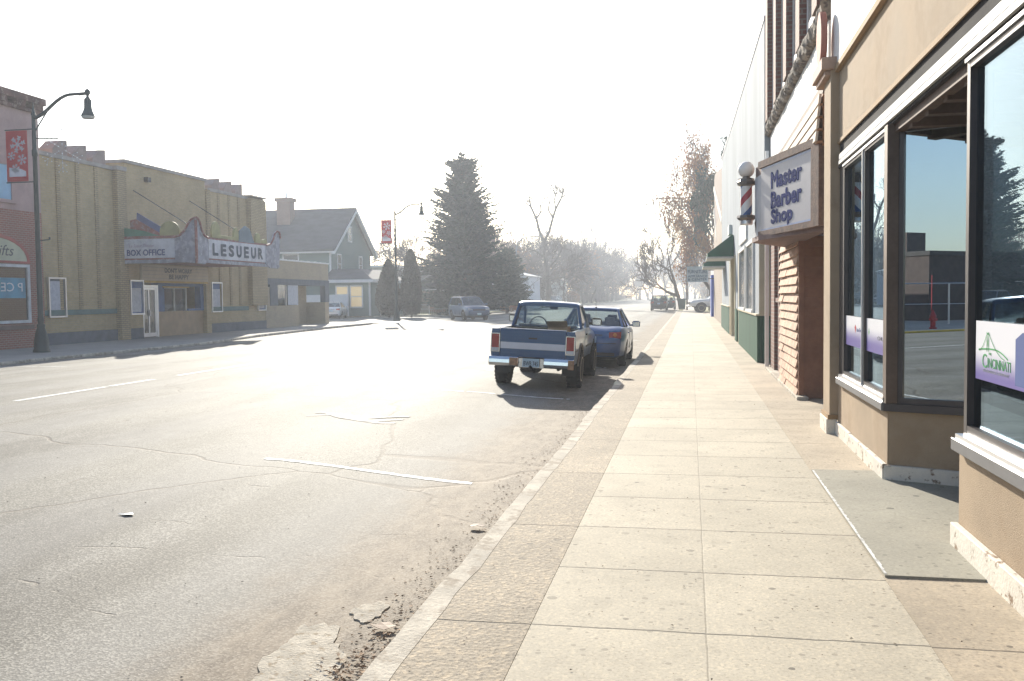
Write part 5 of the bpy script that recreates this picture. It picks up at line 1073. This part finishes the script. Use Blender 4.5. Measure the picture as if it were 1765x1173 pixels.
def make_sedan(name, body, label, cat='car', group=None, kind='sedan', rimm=None, plate=None):
    t = thing(name, label, cat, (0,0,0), group)
    if kind == 'sedan':
        hw, r, wy = .86, .315, (-1.38, 1.27); zb, zt = .93, 1.43
        st = [(-2.24, sect(hw-.16,.32,.72,.70)),(-2.2, sect(hw-.10,.27,.92,.90)),(-2.05, sect(hw-.04,.25,1.00,.99)),(-1.6, sect(hw,.24,1.00,1.02)),(-1.0, sect(hw,.22,.97,.98)),(.5, sect(hw,.22,.94,.94)),(1.05, sect(hw-.005,.22,.92,.94)),(1.6, sect(hw-.03,.22,.84,.88)),(2.0, sect(hw-.08,.24,.74,.78)),(2.18, sect(hw-.16,.27,.64,.66)),(2.24, sect(hw-.25,.32,.55,.56))]
        cab = (-1.72,-1.0,.10,1.00,hw-.07,.60,.96,1.44,[.24,.58]); seat = [(-.36,.05,1.05),(.36,.05,1.05),(-.36,-.8,1.0),(.36,-.8,1.0)]
    else:
        hw, r, wy = .92, .36, (-1.40, 1.38); zb, zt = 1.05, 1.70
        st = [(-2.30, sect(hw-.12,.40,.85,.84)),(-2.27, sect(hw-.07,.34,1.05,1.04)),(-2.15, sect(hw-.03,.32,1.10,1.10)),(-1.4, sect(hw,.30,1.08,1.09)),(.8, sect(hw,.30,1.05,1.06)),(1.2, sect(hw-.005,.30,1.04,1.08)),(1.7, sect(hw-.03,.30,1.0,1.05)),(2.15, sect(hw-.07,.32,.92,.97)),(2.3, sect(hw-.13,.36,.8,.82)),(2.36, sect(hw-.2,.42,.68,.70))]
        cab = (-2.22,-1.95,.35,1.22,hw-.07,.68,1.07,1.68,[.20,.48,.75]); seat = [(-.4,.1,1.2),(.4,.1,1.2),(-.4,-.9,1.15),(.4,-.9,1.15)]
    o = loft(st).build('body', body, t); cut_arches(o, wy, r, r+.065, hw)
    cabin(t, body, *cab)
    seats(t, seat, .5); wheel_steer(t, -.36, .72, .98 if kind == 'sedan' else 1.12)
    wheels(t, wy, hw-.13, r, .21, rimm or mat('alloy_rim', (.5,.5,.52), .3, metal=.8, bmp=0))
    B('rear_plate', mat('plate_face', (.5,.66,.76), .4), (-.15,.15,-2.262,-2.235,.62,.77) if kind == 'sedan' else (-.15,.15,-2.325,-2.295,.72,.87), parent=t)
    fy = 2.225 if kind == 'sedan' else 2.34
    B('front_plate', MC['plate_face'], (-.15,.15,fy-.0,fy+.03,.40,.54), parent=t)
    for s_ in (-1, 1):
        a, b = sorted((s_*(hw-.40), s_*(hw-.10)))
        g = MB()
        if kind == 'sedan': g.slab([(a,.72),(b,.74),(b,.90),(a,.88)], (0,-2.235,0), X, Z, .12)
        else: g.slab([(a,.82),(b,.82),(b,1.04),(a,1.0)], (0,-2.31,0), X, Z, .14)
        tl = g.build('tail_light', TAILR, t, bevel=.01)
        g = MB(); cc = (a+b)/2; g.lathe([(0,0),(.045,.0),(.05,.008)], (cc,-2.245 if kind == 'sedan' else -2.32,.82 if kind == 'sedan' else .93), (0,1,0), n=12); g.build('lamp_lens', mat('amber_lens', (.6,.2,.04), .2, bmp=0), tl)
        a, b = sorted((s_*(hw-.42), s_*(hw-.14))); g = MB()
        if kind == 'sedan': g.slab([(a,.58),(b,.60),(b,.72),(a,.70)], (0,2.06,0), X, Z, .14)
        else: g.slab([(a,.72),(b,.74),(b,.88),(a,.84)], (0,2.17,0), X, Z, .16)
        g.build('headlight', HEADL, t, bevel=.01)
    B('grille', BLK, (-.40,.40,fy-.06,fy+.012,.56,.66) if kind == 'sedan' else (-.46,.46,fy-.06,fy+.018,.62,.80), parent=t)
    g = MB(); [handle(g, s_*(hw-.005), y, .84 if kind == 'sedan' else .96, s_) for s_ in (-1,1) for y in (.05,-.85)]; g.build('door_handle', body, t)
    for s_ in (-1, 1):
        for y in (-.42, .62): g = MB(); g.box(min(s_*(hw-.03),s_*(hw+.0015)),max(s_*(hw-.03),s_*(hw+.0015)), y-.004, y+.004, .42, .86); g.build('door_seam', BLK, t)
    mirror(t, body, hw-.05, .78 if kind == 'sedan' else .98, .98 if kind == 'sedan' else 1.12)
    if kind == 'sedan': g = MB(); g.tube([(0,-.95,1.46),(0,-1.12,1.68)], .006, 4); g.lathe([(.03,0),(.02,.03)], (0,-.95,1.45), n=8); g.build('antenna', BLK, t)
    else:
        g = MB(); [g.tube([(s_*.6,-1.8,1.73),(s_*.6,.2,1.74)], .02, 6) for s_ in (-1,1)]; g.build('roof_rail', CHROME, t)
    zt_, ze_ = (.60, -2.215) if kind == 'sedan' else (.66, -2.285)
    B('boot_seam', BLK, (-hw+.22,hw-.22,ze_-.034,ze_+.02,zt_,zt_+.014), (-.30,.30,ze_-.036,ze_+.02,zt_+.20,zt_+.215), parent=t); B('bumper_valance', BLK, (-hw+.25,hw-.25,ze_-.03,ze_+.05,.30,.38), parent=t)
    B('underbody', UND, (-.6,.6,-1.9,1.9,.2,.3), parent=t); return t
sed = make_sedan('parked_car', paint('navy_blue', (.008,.06,.20)), 'dark blue sedan parked at the kerb just ahead of the blue pickup')
sed.location = (-2.46, 25.05, -.175); sed.rotation_euler = (0, R(2.2), 0); sed['group'] = 'cars in the street'
wsed = make_sedan('parked_car', paint('white', (.62,.62,.64)), 'white sedan parked before the white fence of the green house', group='cars in the street')
wsed.location = (-31.2, 78.6, -.12); wsed.rotation_euler = (0, 0, R(12))
suv = make_sedan('parked_car', paint('slate_blue', (.05,.10,.19)), 'slate blue sport utility car turning in front of the big conifer', group='cars in the street', kind='suv')
suv.location = (-15.9, 66.0, -.05); suv.rotation_euler = (0, 0, R(180+32))
bs = make_sedan('parked_car', paint('charcoal', (.025,.022,.024)), 'dark sport utility car parked far down the right kerb', group='cars in the street', kind='suv')
bs.location = (-3.35, 103.4, -.1)
c2 = dup(bs, (-2.6, 111, -.1), 0, 'black car half hidden right behind the far dark sport utility car')
c3 = dup(wsed, (-22.8, 138, 0.0), R(200), 'white car parked on the far left verge behind the blue pickup roof'); c4 = dup(bs, (-21.9, 150, 0.0), R(170), 'dark car parked on the far left verge beyond the white car')
c5 = dup(wsed, (-25.8, 112, 0.0), R(80), 'white car beside the white building right of the conifer')
wp = make_pickup('pickup_truck', paint('white_truck', (.64,.64,.64)), 'white pickup truck with its nose out beside the blue pilaster', (2.75, 85.5, 0.02), R(90+8), front_only=True); wp.scale = (1.12,1.12,1.08)
# ------------------------------------------------------------------ vegetation
def leafmat(name, c1, c2, c3=None, rough=.75, trans=.25):
    m, nt, b, N, L = newmat(name); gi = N.new('ShaderNodeNewGeometry'); rn = gi.outputs['Random Per Island']; co = objco(nt)
    k = mixc(nt, rn, c1, c2)
    if c3: k = mixc(nt, math_(nt, 'MULTIPLY', ramp(nt, noise(nt, co, .35, 3), .45, .6), .8), k, c3)
    L.new(k, b.inputs['Base Color']); b.inputs['Roughness'].default_value = rough; b.inputs['Specular IOR Level'].default_value = .2
    tr = N.new('ShaderNodeBsdfTranslucent'); L.new(k, tr.inputs[0]); mx = N.new('ShaderNodeMixShader'); mx.inputs[0].default_value = trans
    out = [n for n in N if n.type == 'OUTPUT_MATERIAL'][0]; L.new(b.outputs[0], mx.inputs[1]); L.new(tr.outputs[0], mx.inputs[2]); L.new(mx.outputs[0], out.inputs[0]); return m
BARK = mat('grey_brown_bark', (.14,.11,.09), .95, var=.35, scale=3, fine=14, bmp=.8, stretch=(1,1,.3))
TWIG = mat('bare_twig', (.15,.115,.10), .95, var=.3, scale=.6, fine=4, bmp=0)
NEED = leafmat('spruce_needles', (.014,.03,.022), (.04,.07,.045), (.035,.05,.05), trans=.1)
ARBM = leafmat('arborvitae_scales', (.022,.026,.016), (.05,.045,.028), (.065,.045,.03), trans=.1)
OAKL = leafmat('brown_oak_leaf', (.34,.15,.05), (.19,.075,.035), (.40,.21,.07), trans=.35)
GRNL = leafmat('dark_green_pine', (.02,.045,.03), (.05,.08,.05), trans=.15)
def grow(rr, base, d, ln, rad, lev, maxl, segs, tips, spread=.6, up_=.12, kids=(3,5), shrink=.66):
    p = base.copy(); pts = [p.copy()]; rs = [rad]; n = 4 if lev < 2 else 3
    for i in range(n):
        d = (d+Vector((rr.gauss(0,.13),rr.gauss(0,.13),rr.gauss(0,.08)+up_*(.5 if lev else .2)))).normalized()
        p = p+d*ln/n; pts.append(p.copy()); rs.append(rad*(1-.55*(i+1)/n))
    segs.append((pts, rs, lev))
    if lev >= maxl: tips.append((pts[-1], d)); return
    k = rr.randint(*kids)
    for j in range(k):
        t = rr.uniform(.35, 1) if j else 1.0; i = min(n-1, int(t*n)); f = t*n-i; q = pts[i].lerp(pts[i+1], f)
        a = rr.uniform(0, 2*PI); o = d.orthogonal().normalized(); o = (Matrix.Rotation(a, 3, d) @ o)
        nd = (d*(1-spread*rr.uniform(.5,1))+o*spread*rr.uniform(.7,1.3)).normalized()
        grow(rr, q, nd, ln*shrink*rr.uniform(.75,1.15), rs[i]*.6, lev+1, maxl, segs, tips, spread, up_, kids, shrink)
def bare_tree(name, label, loc, h, rad, seed, maxl=5, spread=.55, kids=(3,4), trunk=.35, up_=.12, group=None, thin=.012, shrink=.68, leaves=None, lsize=.1, lper=5, leafprob=1., lean=(0,0,1), ls=.2):
    rr = random.Random(seed); t = thing(name, label, 'tree', (0,0,0), group); segs, tips = [], []
    grow(rr, Vector((0,0,-.1)), Vector(lean).normalized(), h*trunk, rad, 0, maxl, segs, tips, spread, up_, kids, shrink)
    gt, gc = MB(), MB()
    for pts, rs, lev in segs:
        (gt if lev < 2 else gc).tube(pts, [max(thin, r) for r in rs], 7 if lev < 1 else (5 if lev < 3 else 3), cap=False)
    gt.build('trunk', BARK, t, smooth=60, recalc=False); gc.build('crown', TWIG, t, recalc=False)
    if leaves:
        g = MB()
        for p, d in tips:
            if rr.random() > leafprob: continue
            for _ in range(lper):
                c = p+Vector((rr.gauss(0,ls),rr.gauss(0,ls),rr.gauss(0,ls))); a = Vector((rr.gauss(0,1),rr.gauss(0,1),rr.gauss(0,1))).normalized(); b = a.orthogonal().normalized(); s_ = lsize*rr.uniform(.6,1.3)
                g.add([c-a*s_, c+b*s_*.55, c+a*s_, c-b*s_*.55], [(0,1,2,3)])
        g.build('leaves', leaves, t, recalc=False)
    t.location = loc; return t
def conifer(name, label, loc, h, r0, seed, m, low=.4, dens=1., cat='tree'):
    rr = random.Random(seed); t = thing(name, label, cat, (0,0,0)); g = MB(); g.tube([(0,0,-.1),(0,0,h*.5),(0,0,h*.97)], [h*.022,h*.014,.02], 8); g.build('trunk', BARK, t, smooth=60)
    br, lf = MB(), MB(); z = low; 
    while z < h-.15:
        f = (z-low)/(h-low); R_ = r0*(min(1,.66+f*2.2)*(1-f)**.5*(1-.1*f))*min(1, (1-f)/.10+.12)*(.92+.12*math.sin(z*2.1+seed))*rr.uniform(.84,1.08)+.12
        nb = int((9+7*(1-f))*dens)
        for k in range(nb):
            a = rr.uniform(0, 2*PI); L_ = R_*rr.uniform(.6,1.12); droop = rr.uniform(-.35,.15)+f*.75
            p0 = Vector((0,0,z+rr.uniform(-.2,.2))); dirn = Vector((math.cos(a), math.sin(a), droop)).normalized(); side = Vector((-math.sin(a), math.cos(a), 0))
            br.tube([p0, p0+dirn*L_*.5, p0+dirn*L_+Z*.06*L_], [.035*(1-f)+.012, .018, .005], 3, cap=False)
            n = max(4, int(L_*8))
            for i in range(n):
                u = .18+.82*(i+rr.random())/n; c = p0+dirn*L_*u+Z*.06*L_*u*u; ww = (.18+.42*(1-u))*min(1, L_/2)+.12
                for q in (-1, 1):
                    e = (dirn*rr.uniform(.4,1)+side*q*rr.uniform(.5,1.1)+Z*rr.uniform(-.55,.1)).normalized()*ww*rr.uniform(.7,1.5); w_ = e.cross(Vector((rr.gauss(0,1),rr.gauss(0,1),rr.gauss(0,1)))).normalized()*ww*.20
                    lf.add([c-w_*.5, c+e*.45-w_, c+e, c+e*.5+w_], [(0,1,2,3)])
        z += h/52*rr.uniform(.7,1.3)
    br.build('branches', BARK, t, recalc=False); lf.build('crown', m, t, recalc=False); t.location = loc; return t
def bush(name, label, loc, h, r0, seed, m, n, cat='shrub', s0=.2, group=None, shape='cone'):
    rr = random.Random(seed); t = thing(name, label, cat, (0,0,0), group); g = MB(); g.tube([(0,0,-.1),(0,0,h*.8)], [.08,.03], 6); 
    for k in range(10):
        a = rr.uniform(0,2*PI); g.tube([(0,0,.2*h*rr.random()),(math.cos(a)*r0*.5,math.sin(a)*r0*.5,h*rr.uniform(.3,.7))], [.03,.01], 4)
    g.build('stem', BARK, t); f_ = MB()
    for i in range(n):
        u = rr.random()**.8; z = u*h
        prof = (math.sin(min(1,u*1.9+.28)*PI/2)*(1-u)**.62*1.18) if shape == 'cone' else math.sqrt(max(0,1-(2*u-1)**2))
        a = rr.uniform(0, 2*PI); rad = r0*prof*(1-.3*rr.random()**2)*(1+.10*math.sin(a*3+z*1.3+seed)+.07*math.sin(a*7+z*3)); c = Vector((math.cos(a)*rad, math.sin(a)*rad, z+.05))
        e = Vector((math.cos(a)*.5+rr.gauss(0,.4), math.sin(a)*.5+rr.gauss(0,.4), 1 if shape == 'cone' else rr.gauss(0,.8))).normalized()*s0*rr.uniform(.6,1.4); w_ = e.cross(Vector((rr.gauss(0,1),rr.gauss(0,1),.3))).normalized()*s0*.4
        f_.add([c-w_, c+e*.5-w_*.6, c+e, c+e*.4+w_], [(0,1,2,3)])
    f_.build('foliage', m, t, recalc=False); t.location = loc; return t
conifer('spruce_tree', 'very tall dense dark spruce tree beyond the turning car', (-21.3, 86.5, 0), 15.4, 5.4, 5, NEED, .5, 1.7)
conifer('pine_tree', 'small green pine leaning out at the right side of the tall spruce', (-19.0, 96, 0), 6.8, 3.0, 11, GRNL, 1.2, .8)
bush('conical_shrub', 'shorter rounded brown green conical shrub beside the green house porch', (-26.3, 79, -.02), 4.85, 1.15, 1, ARBM, 9000, group='conical arborvitae shrubs')
bush('conical_shrub', 'taller slim conical shrub right behind the farther street lamp', (-24.3, 79.2, -.02), 5.75, 1.0, 2, ARBM, 9000, group='conical arborvitae shrubs')
DRYS = leafmat('dry_shrub_leaf', (.20,.10,.06), (.30,.17,.10), trans=.2)
for i, (x, y, h, r, lb_) in enumerate(((-19.6,100,.9,1.1,'reddish low shrub left of the cobra lamp near the far lawn'),(-17.9+-4,112,1.1,1.5,'low dry shrub at the foot of the tall curved street light'),(-24.4,90,1.3,1.2,'pale dry shrub beside the wire fence under the spruce'),(-21.6,170,2.4,1.6,'rust brown round shrub on the far left verge'))):
    bush('low_shrub', lb_, (x, y, 0), h, r, 20+i, DRYS, 900, s0=.16, group='low dry shrubs', shape='round')
tt = thing('tall_bare_tree', 'tall bare pruned tree with thick forked limbs left of the woods', 'tree', (-20.9, 137, 0)); gt, gc = MB(), MB(); TX, TY = -20.9, 137
def limb(g, pts, rs): g.tube([(TX+x, TY+y, z*.88) for x, y, z in pts], rs, 6, cap=False)
limb(gt, [(0,0,-.1),(.2,0,4),(-.3,0,8.5),(-.5,0,11)], [.5,.4,.33,.3])
for pts, r0_ in (([(-.5,0,11),(-1.2,.3,13),(-1.6,.2,15),(-2.4,.2,17),(-2.6,0,18.2)],.3), ([(-.5,0,11),(.4,-.2,12.8),(.9,0,15),(1.3,.4,16.6),(2.2,.2,18.4),(2.5,0,19.6)],.3), ([(-1.6,.2,15),(-.9,.3,16.2),(-1.0,.2,17.4)],.16), ([(.9,0,15),(.3,-.4,16.4),(.5,-.3,17.8)],.16), ([(1.3,.4,16.6),(1.1,.3,18),(1.5,.2,19.4)],.13), ([(-2.4,.2,17),(-3.3,.1,17.8)],.12), ([(0,0,6.5),(1.4,.2,8),(2.4,.1,10.2)],.2), ([(-.3,0,8.5),(-1.8,.1,9.6),(-2.9,0,10)],.16), ([(2.2,.2,18.4),(3.1,.1,19)],.1)):
    limb(gt, pts, [r0_*.72*(1-.6*i/len(pts))+.03 for i in range(len(pts))])
rt_ = random.Random(3)
for k in range(70):
    q = rt_.choice([(-2.5,0,17.8),(2.4,0,19),(-1.0,.2,17),(.5,0,17.4),(1.4,0,19),(-3.1,0,17.7),(2.3,.1,10),(-2.7,0,9.9),(1.0,0,15.5),(-1.5,0,14.6),(-.2,0,9)]); segs_ = []; tp_ = []
    grow(rt_, Vector((TX+q[0]+rt_.gauss(0,.15), TY, q[2]*.88)), Vector((rt_.gauss(0,.8), rt_.gauss(0,.5), .9)).normalized(), rt_.uniform(.7,1.6), .05, 3, 4, segs_, tp_, .5, .2, (2,3), .7)
    for p_, r_, l_ in segs_: gc.tube(p_, [max(.035, r) for r in r_], 3, cap=False)
gt.build('trunk', BARK, tt, smooth=60, recalc=False); gc.build('crown', TWIG, tt, recalc=False)
bs2 = bare_tree('bare_street_tree', 'dark bare tree leaning over the right verge beside the brown oak', (-1.0, 104, 0), 21.0, .42, 33, maxl=5, spread=.5, kids=(3,4), trunk=.24, thin=.04, shrink=.76, lean=(-.16,0,1), up_=.2); bs2.scale = (.6,.6,.98)
bare_tree('young_bare_tree', 'slim young bare tree before the white building', (-20.9, 116.5, 0), 7, .12, 8, maxl=4, spread=.4, kids=(2,3), trunk=.4, thin=.02)
ok = bare_tree('oak_tree', 'broad oak holding orange brown dead leaves above the far right sidewalk', (2.2, 93, 0), 20, .48, 41, maxl=5, spread=.55, kids=(3,5), trunk=.26, thin=.04, shrink=.76, leaves=OAKL, lsize=.14, lper=22, ls=.42); ok.scale = (.6,.6,1.12); ok.location.x = 2.0
pn = bare_tree('pine_tree', 'tall scraggly dark pine rising above the brown oak by the metal building', (2.6, 87, 0), 22, .34, 52, maxl=4, spread=.5, kids=(4,5), trunk=.45, thin=.03, shrink=.5, leaves=GRNL, lsize=.2, lper=9); pn.scale = (.5,.5,1.08)
for i, (x, y, s_) in enumerate(((-30.5,104,1.0),(-25.9,103,1.05),(-28.3,120,1.2),(-37,118,1.1))):
    lbs = ('bare tree with forked trunk behind the house gable','bare tree behind the taller conical shrub','thin bare tree between the farther lamp and the spruce','bare tree just right of the house roof')
    if i == 0: bt = bare_tree('bare_tree', lbs[0], (x, y, 0), 14, .28, 61, maxl=5, spread=.5, kids=(3,4), trunk=.28, thin=.03, shrink=.74, group='bare trees behind the house')
    else: dup(bt, (x, y, 0), i*1.9, lbs[i], s_)
# woods beyond: individually copied bare trees
protos = [bare_tree('woodland_tree', 'bare grey brown tree among the distant roadside woods', (0,0,0), h*1.7, .3, 70+i, maxl=5, spread=sp_, kids=(3,4), trunk=.24, thin=.034, shrink=.74, group='distant roadside woodland trees', leaves=(None if i < 3 else OAKL), lsize=.15, lper=3) for i, (h, sp_) in enumerate(((12,.5),(10.5,.6),(13,.42),(9.5,.55)))]
rr = random.Random(99); spots = []
for k in range(62): 
    y = 135+ (k/62)**1.25*200; spots.append((-21.8-rr.random()**1.6*20-(y-135)*.0, y+rr.uniform(-4,4)))
for k in range(16): y = 118+k*14; spots.append((rr.uniform(2.5,12)+(0 if k > 2 else 3), y))
for k in range(20): spots.append((rr.uniform(-26,6), 335+rr.uniform(0,45)))
for k, (x, y) in enumerate(spots):
    p = protos[k % 4]; s_ = rr.uniform(.8,1.22)*(1+max(0,(y-150))/520)
    if k < 4: p.location = (x, y, 0); p.rotation_euler = (0,0,rr.uniform(0,6)); p.scale = (s_,)*3
    else: dup(p, (x, y, 0), rr.uniform(0, 6), None, s_)
# far-off undergrowth and tree line nobody could count
def thicket(n, fn, seed, m, name, hh):
    rr = random.Random(seed); g = MB()
    for i in range(n):
        x, y = fn(rr); h = hh*rr.uniform(.4,1.1)*(.75+.25*math.sin(x*.11+seed)+.15*math.sin(x*.37)); p = Vector((x, y, 0)); a = rr.uniform(0, PI); w_ = Vector((math.cos(a), math.sin(a), 0))*rr.uniform(.03,.11)
        z0 = h*rr.random()*.75; q = p+Vector((rr.gauss(0,.5),rr.gauss(0,.5),z0)); e = Vector((rr.gauss(0,.6), rr.gauss(0,.5), rr.uniform(.6,2.4)))
        g.add([q-w_, q+w_, q+e+w_*.2, q+e-w_*.2], [(0,1,2,3)])
    return tag(g.build(name, m, recalc=False), kind='stuff')
thicket(6500, lambda r: (-22-r.random()*26, 150+r.random()*230), 1, TWIG, 'woodland_undergrowth', 4)
thicket(9000, lambda r: (r.uniform(-150,60), 400+r.random()*30), 2, TWIG, 'distant_treeline', 13)
thicket(2500, lambda r: (3+r.random()*14, 118+r.random()*230), 3, TWIG, 'roadside_undergrowth', 5)
thicket(7000, lambda r: (-75+r.random()*50, 125+r.random()*40), 4, TWIG, 'woodland_behind_houses', 8)
B_ = thing('waste_bin', 'dark green wheeled bin on the verge behind the far parked car', 'bin', (-.85, 101, 0)); g = MB(); g.slab([(-.3,.1),(.3,.1),(.36,1.1),(-.36,1.1)], (-.85,100.7,0), X, Z, .6); g.build('bin_body', mat('bin_green', (.02,.07,.05), .6), B_); g = MB(); g.box(-1.25,-.45,100.66,101.34,1.1,1.2); g.build('lid', MC['bin_green'], B_)
up_ = thing('utility_pole', 'thin grey utility pole beside the leaning bare tree', 'pole', (-.35, 99, 0)); g = MB(); g.tube([(-.35,99,0),(-.35,99,6.2)], [.09,.07], 8); g.build('shaft', BARK, up_); g = MB(); g.box(-.75,.05,98.95,99.05,5.7,5.8); g.build('crossarm', BARK, up_)

# ------------------------------------------------------------------ what the shop windows look back at, behind the viewpoint
hy = thing('fire_hydrant', 'red fire hydrant across the street seen reflected in the angled shop window', 'hydrant', (-19.2, -20.5, 0)); RED = mat('hydrant_red', (.42,.02,.03), .4, bmp=0)
g = MB(); g.lathe([(.16,0),(.16,.06),(.11,.08),(.11,.5),(.14,.52),(.14,.58),(.11,.6),(.09,.68),(.04,.75),(.03,.82)], (-19.2,-20.5,0), n=14); g.build('barrel', RED, hy, smooth=35)
g = MB(); g.lathe([(.05,-.2),(.06,-.2),(.06,.2),(.05,.2)], (-19.2,-20.5,.42), (0,1,0), n=10); g.lathe([(.07,0),(.07,.18)], (-19.2,-20.5,.40), (1,0,0), n=10); g.tube([(-19.2,-20.4,.75),(-19.2,-20.4,2.3)], .015, 5); g.build('nozzle', RED, hy)
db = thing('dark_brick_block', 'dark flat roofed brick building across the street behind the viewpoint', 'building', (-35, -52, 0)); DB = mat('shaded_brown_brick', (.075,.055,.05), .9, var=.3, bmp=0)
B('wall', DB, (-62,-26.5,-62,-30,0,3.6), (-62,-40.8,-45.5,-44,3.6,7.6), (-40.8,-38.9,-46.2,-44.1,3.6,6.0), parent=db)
B('roof_edge', mat('dark_roof_edge', (.05,.045,.045), .8), (-62,-26.4,-62.1,-29.9,3.6,3.85), (-62,-40.7,-45.6,-43.9,7.6,7.8), parent=db)
for (x0, x1) in ((-36,-33.6),(-32.4,-30)): 
    f = B('window', WT, (x0,x1,-29.95,-29.85,2.7,2.78), (x0,x0+.08,-29.95,-29.85,1,2.7), (x1-.08,x1,-29.95,-29.85,1,2.7), parent=db); B('pane', MC['dark_window_glass'], (x0+.08,x1-.08,-29.93,-29.9,1,2.7), parent=f)
cf = thing('chain_fence', 'galvanised fence gate by the hydrant behind the viewpoint', 'fence', (-22, -24, 0)); g = MB()
for (x, y) in ((-24,-20),(-23.2,-23),(-22.4,-26),(-21.6,-29)): MB().tube([(x,y,0),(x,y,2.0)], .045, 6).build('post', ALU, cf)
g.tube([(-24,-20,2),(-21.6,-29,2)], .03, 5); g.tube([(-24,-20,1),(-21.6,-29,1)], .02, 5); g.build('rail', ALU, cf)
rw = thing('rear_street_building', 'brown brick row building opposite the shop behind the viewpoint', 'building', (-30, -5, 0)); B('wall', brick('row_brick', (.2,.1,.08), (.17,.09,.07), (.25,.2,.17), .3, .1), (-40,-24,-18,11.8,0,6.5), parent=rw); B('roof_edge', STONE, (-40,-23.8,-18.1,11.8,6.5,6.9), parent=rw)
for k in range(4):
    f = B('window', WT, (-24.0,-23.92,-16+k*7,-15.9+k*7,.8,2.8), (-24,-23.92,-11+k*7,-10.9+k*7,.8,2.8), (-24,-23.92,-15.9+k*7,-11+k*7,2.7,2.8), parent=rw); B('pane', MC['dark_window_glass'], (-23.98,-23.95,-15.9+k*7,-11+k*7,.8,2.7), parent=f)
dup(bt, (-30,-75,0), 1.0, 'bare tree behind the dark brick block at the viewpoint side', 1.0); 

# ------------------------------------------------------------------ haze
hz = MB(); hz.box(-610,610,-310,660,-1.3,34)
me = bpy.data.meshes.new('haze'); me.from_pydata(hz.v, [], hz.f)
m = bpy.data.materials.new('haze_air'); m.use_nodes = True; nt = m.node_tree; nt.nodes.remove(nt.nodes['Principled BSDF']); out = [n for n in nt.nodes if n.type == 'OUTPUT_MATERIAL'][0]
pv = nt.nodes.new('ShaderNodeVolumePrincipled'); pv.inputs['Color'].default_value = (.84,.90,1,1); pv.inputs['Density'].default_value = HAZE; pv.inputs['Anisotropy'].default_value = .4
nt.links.new(pv.outputs[0], out.inputs['Volume']); me.materials.append(m); ob = bpy.data.objects.new('haze', me); COL.objects.link(ob); tag(ob, kind='stuff')
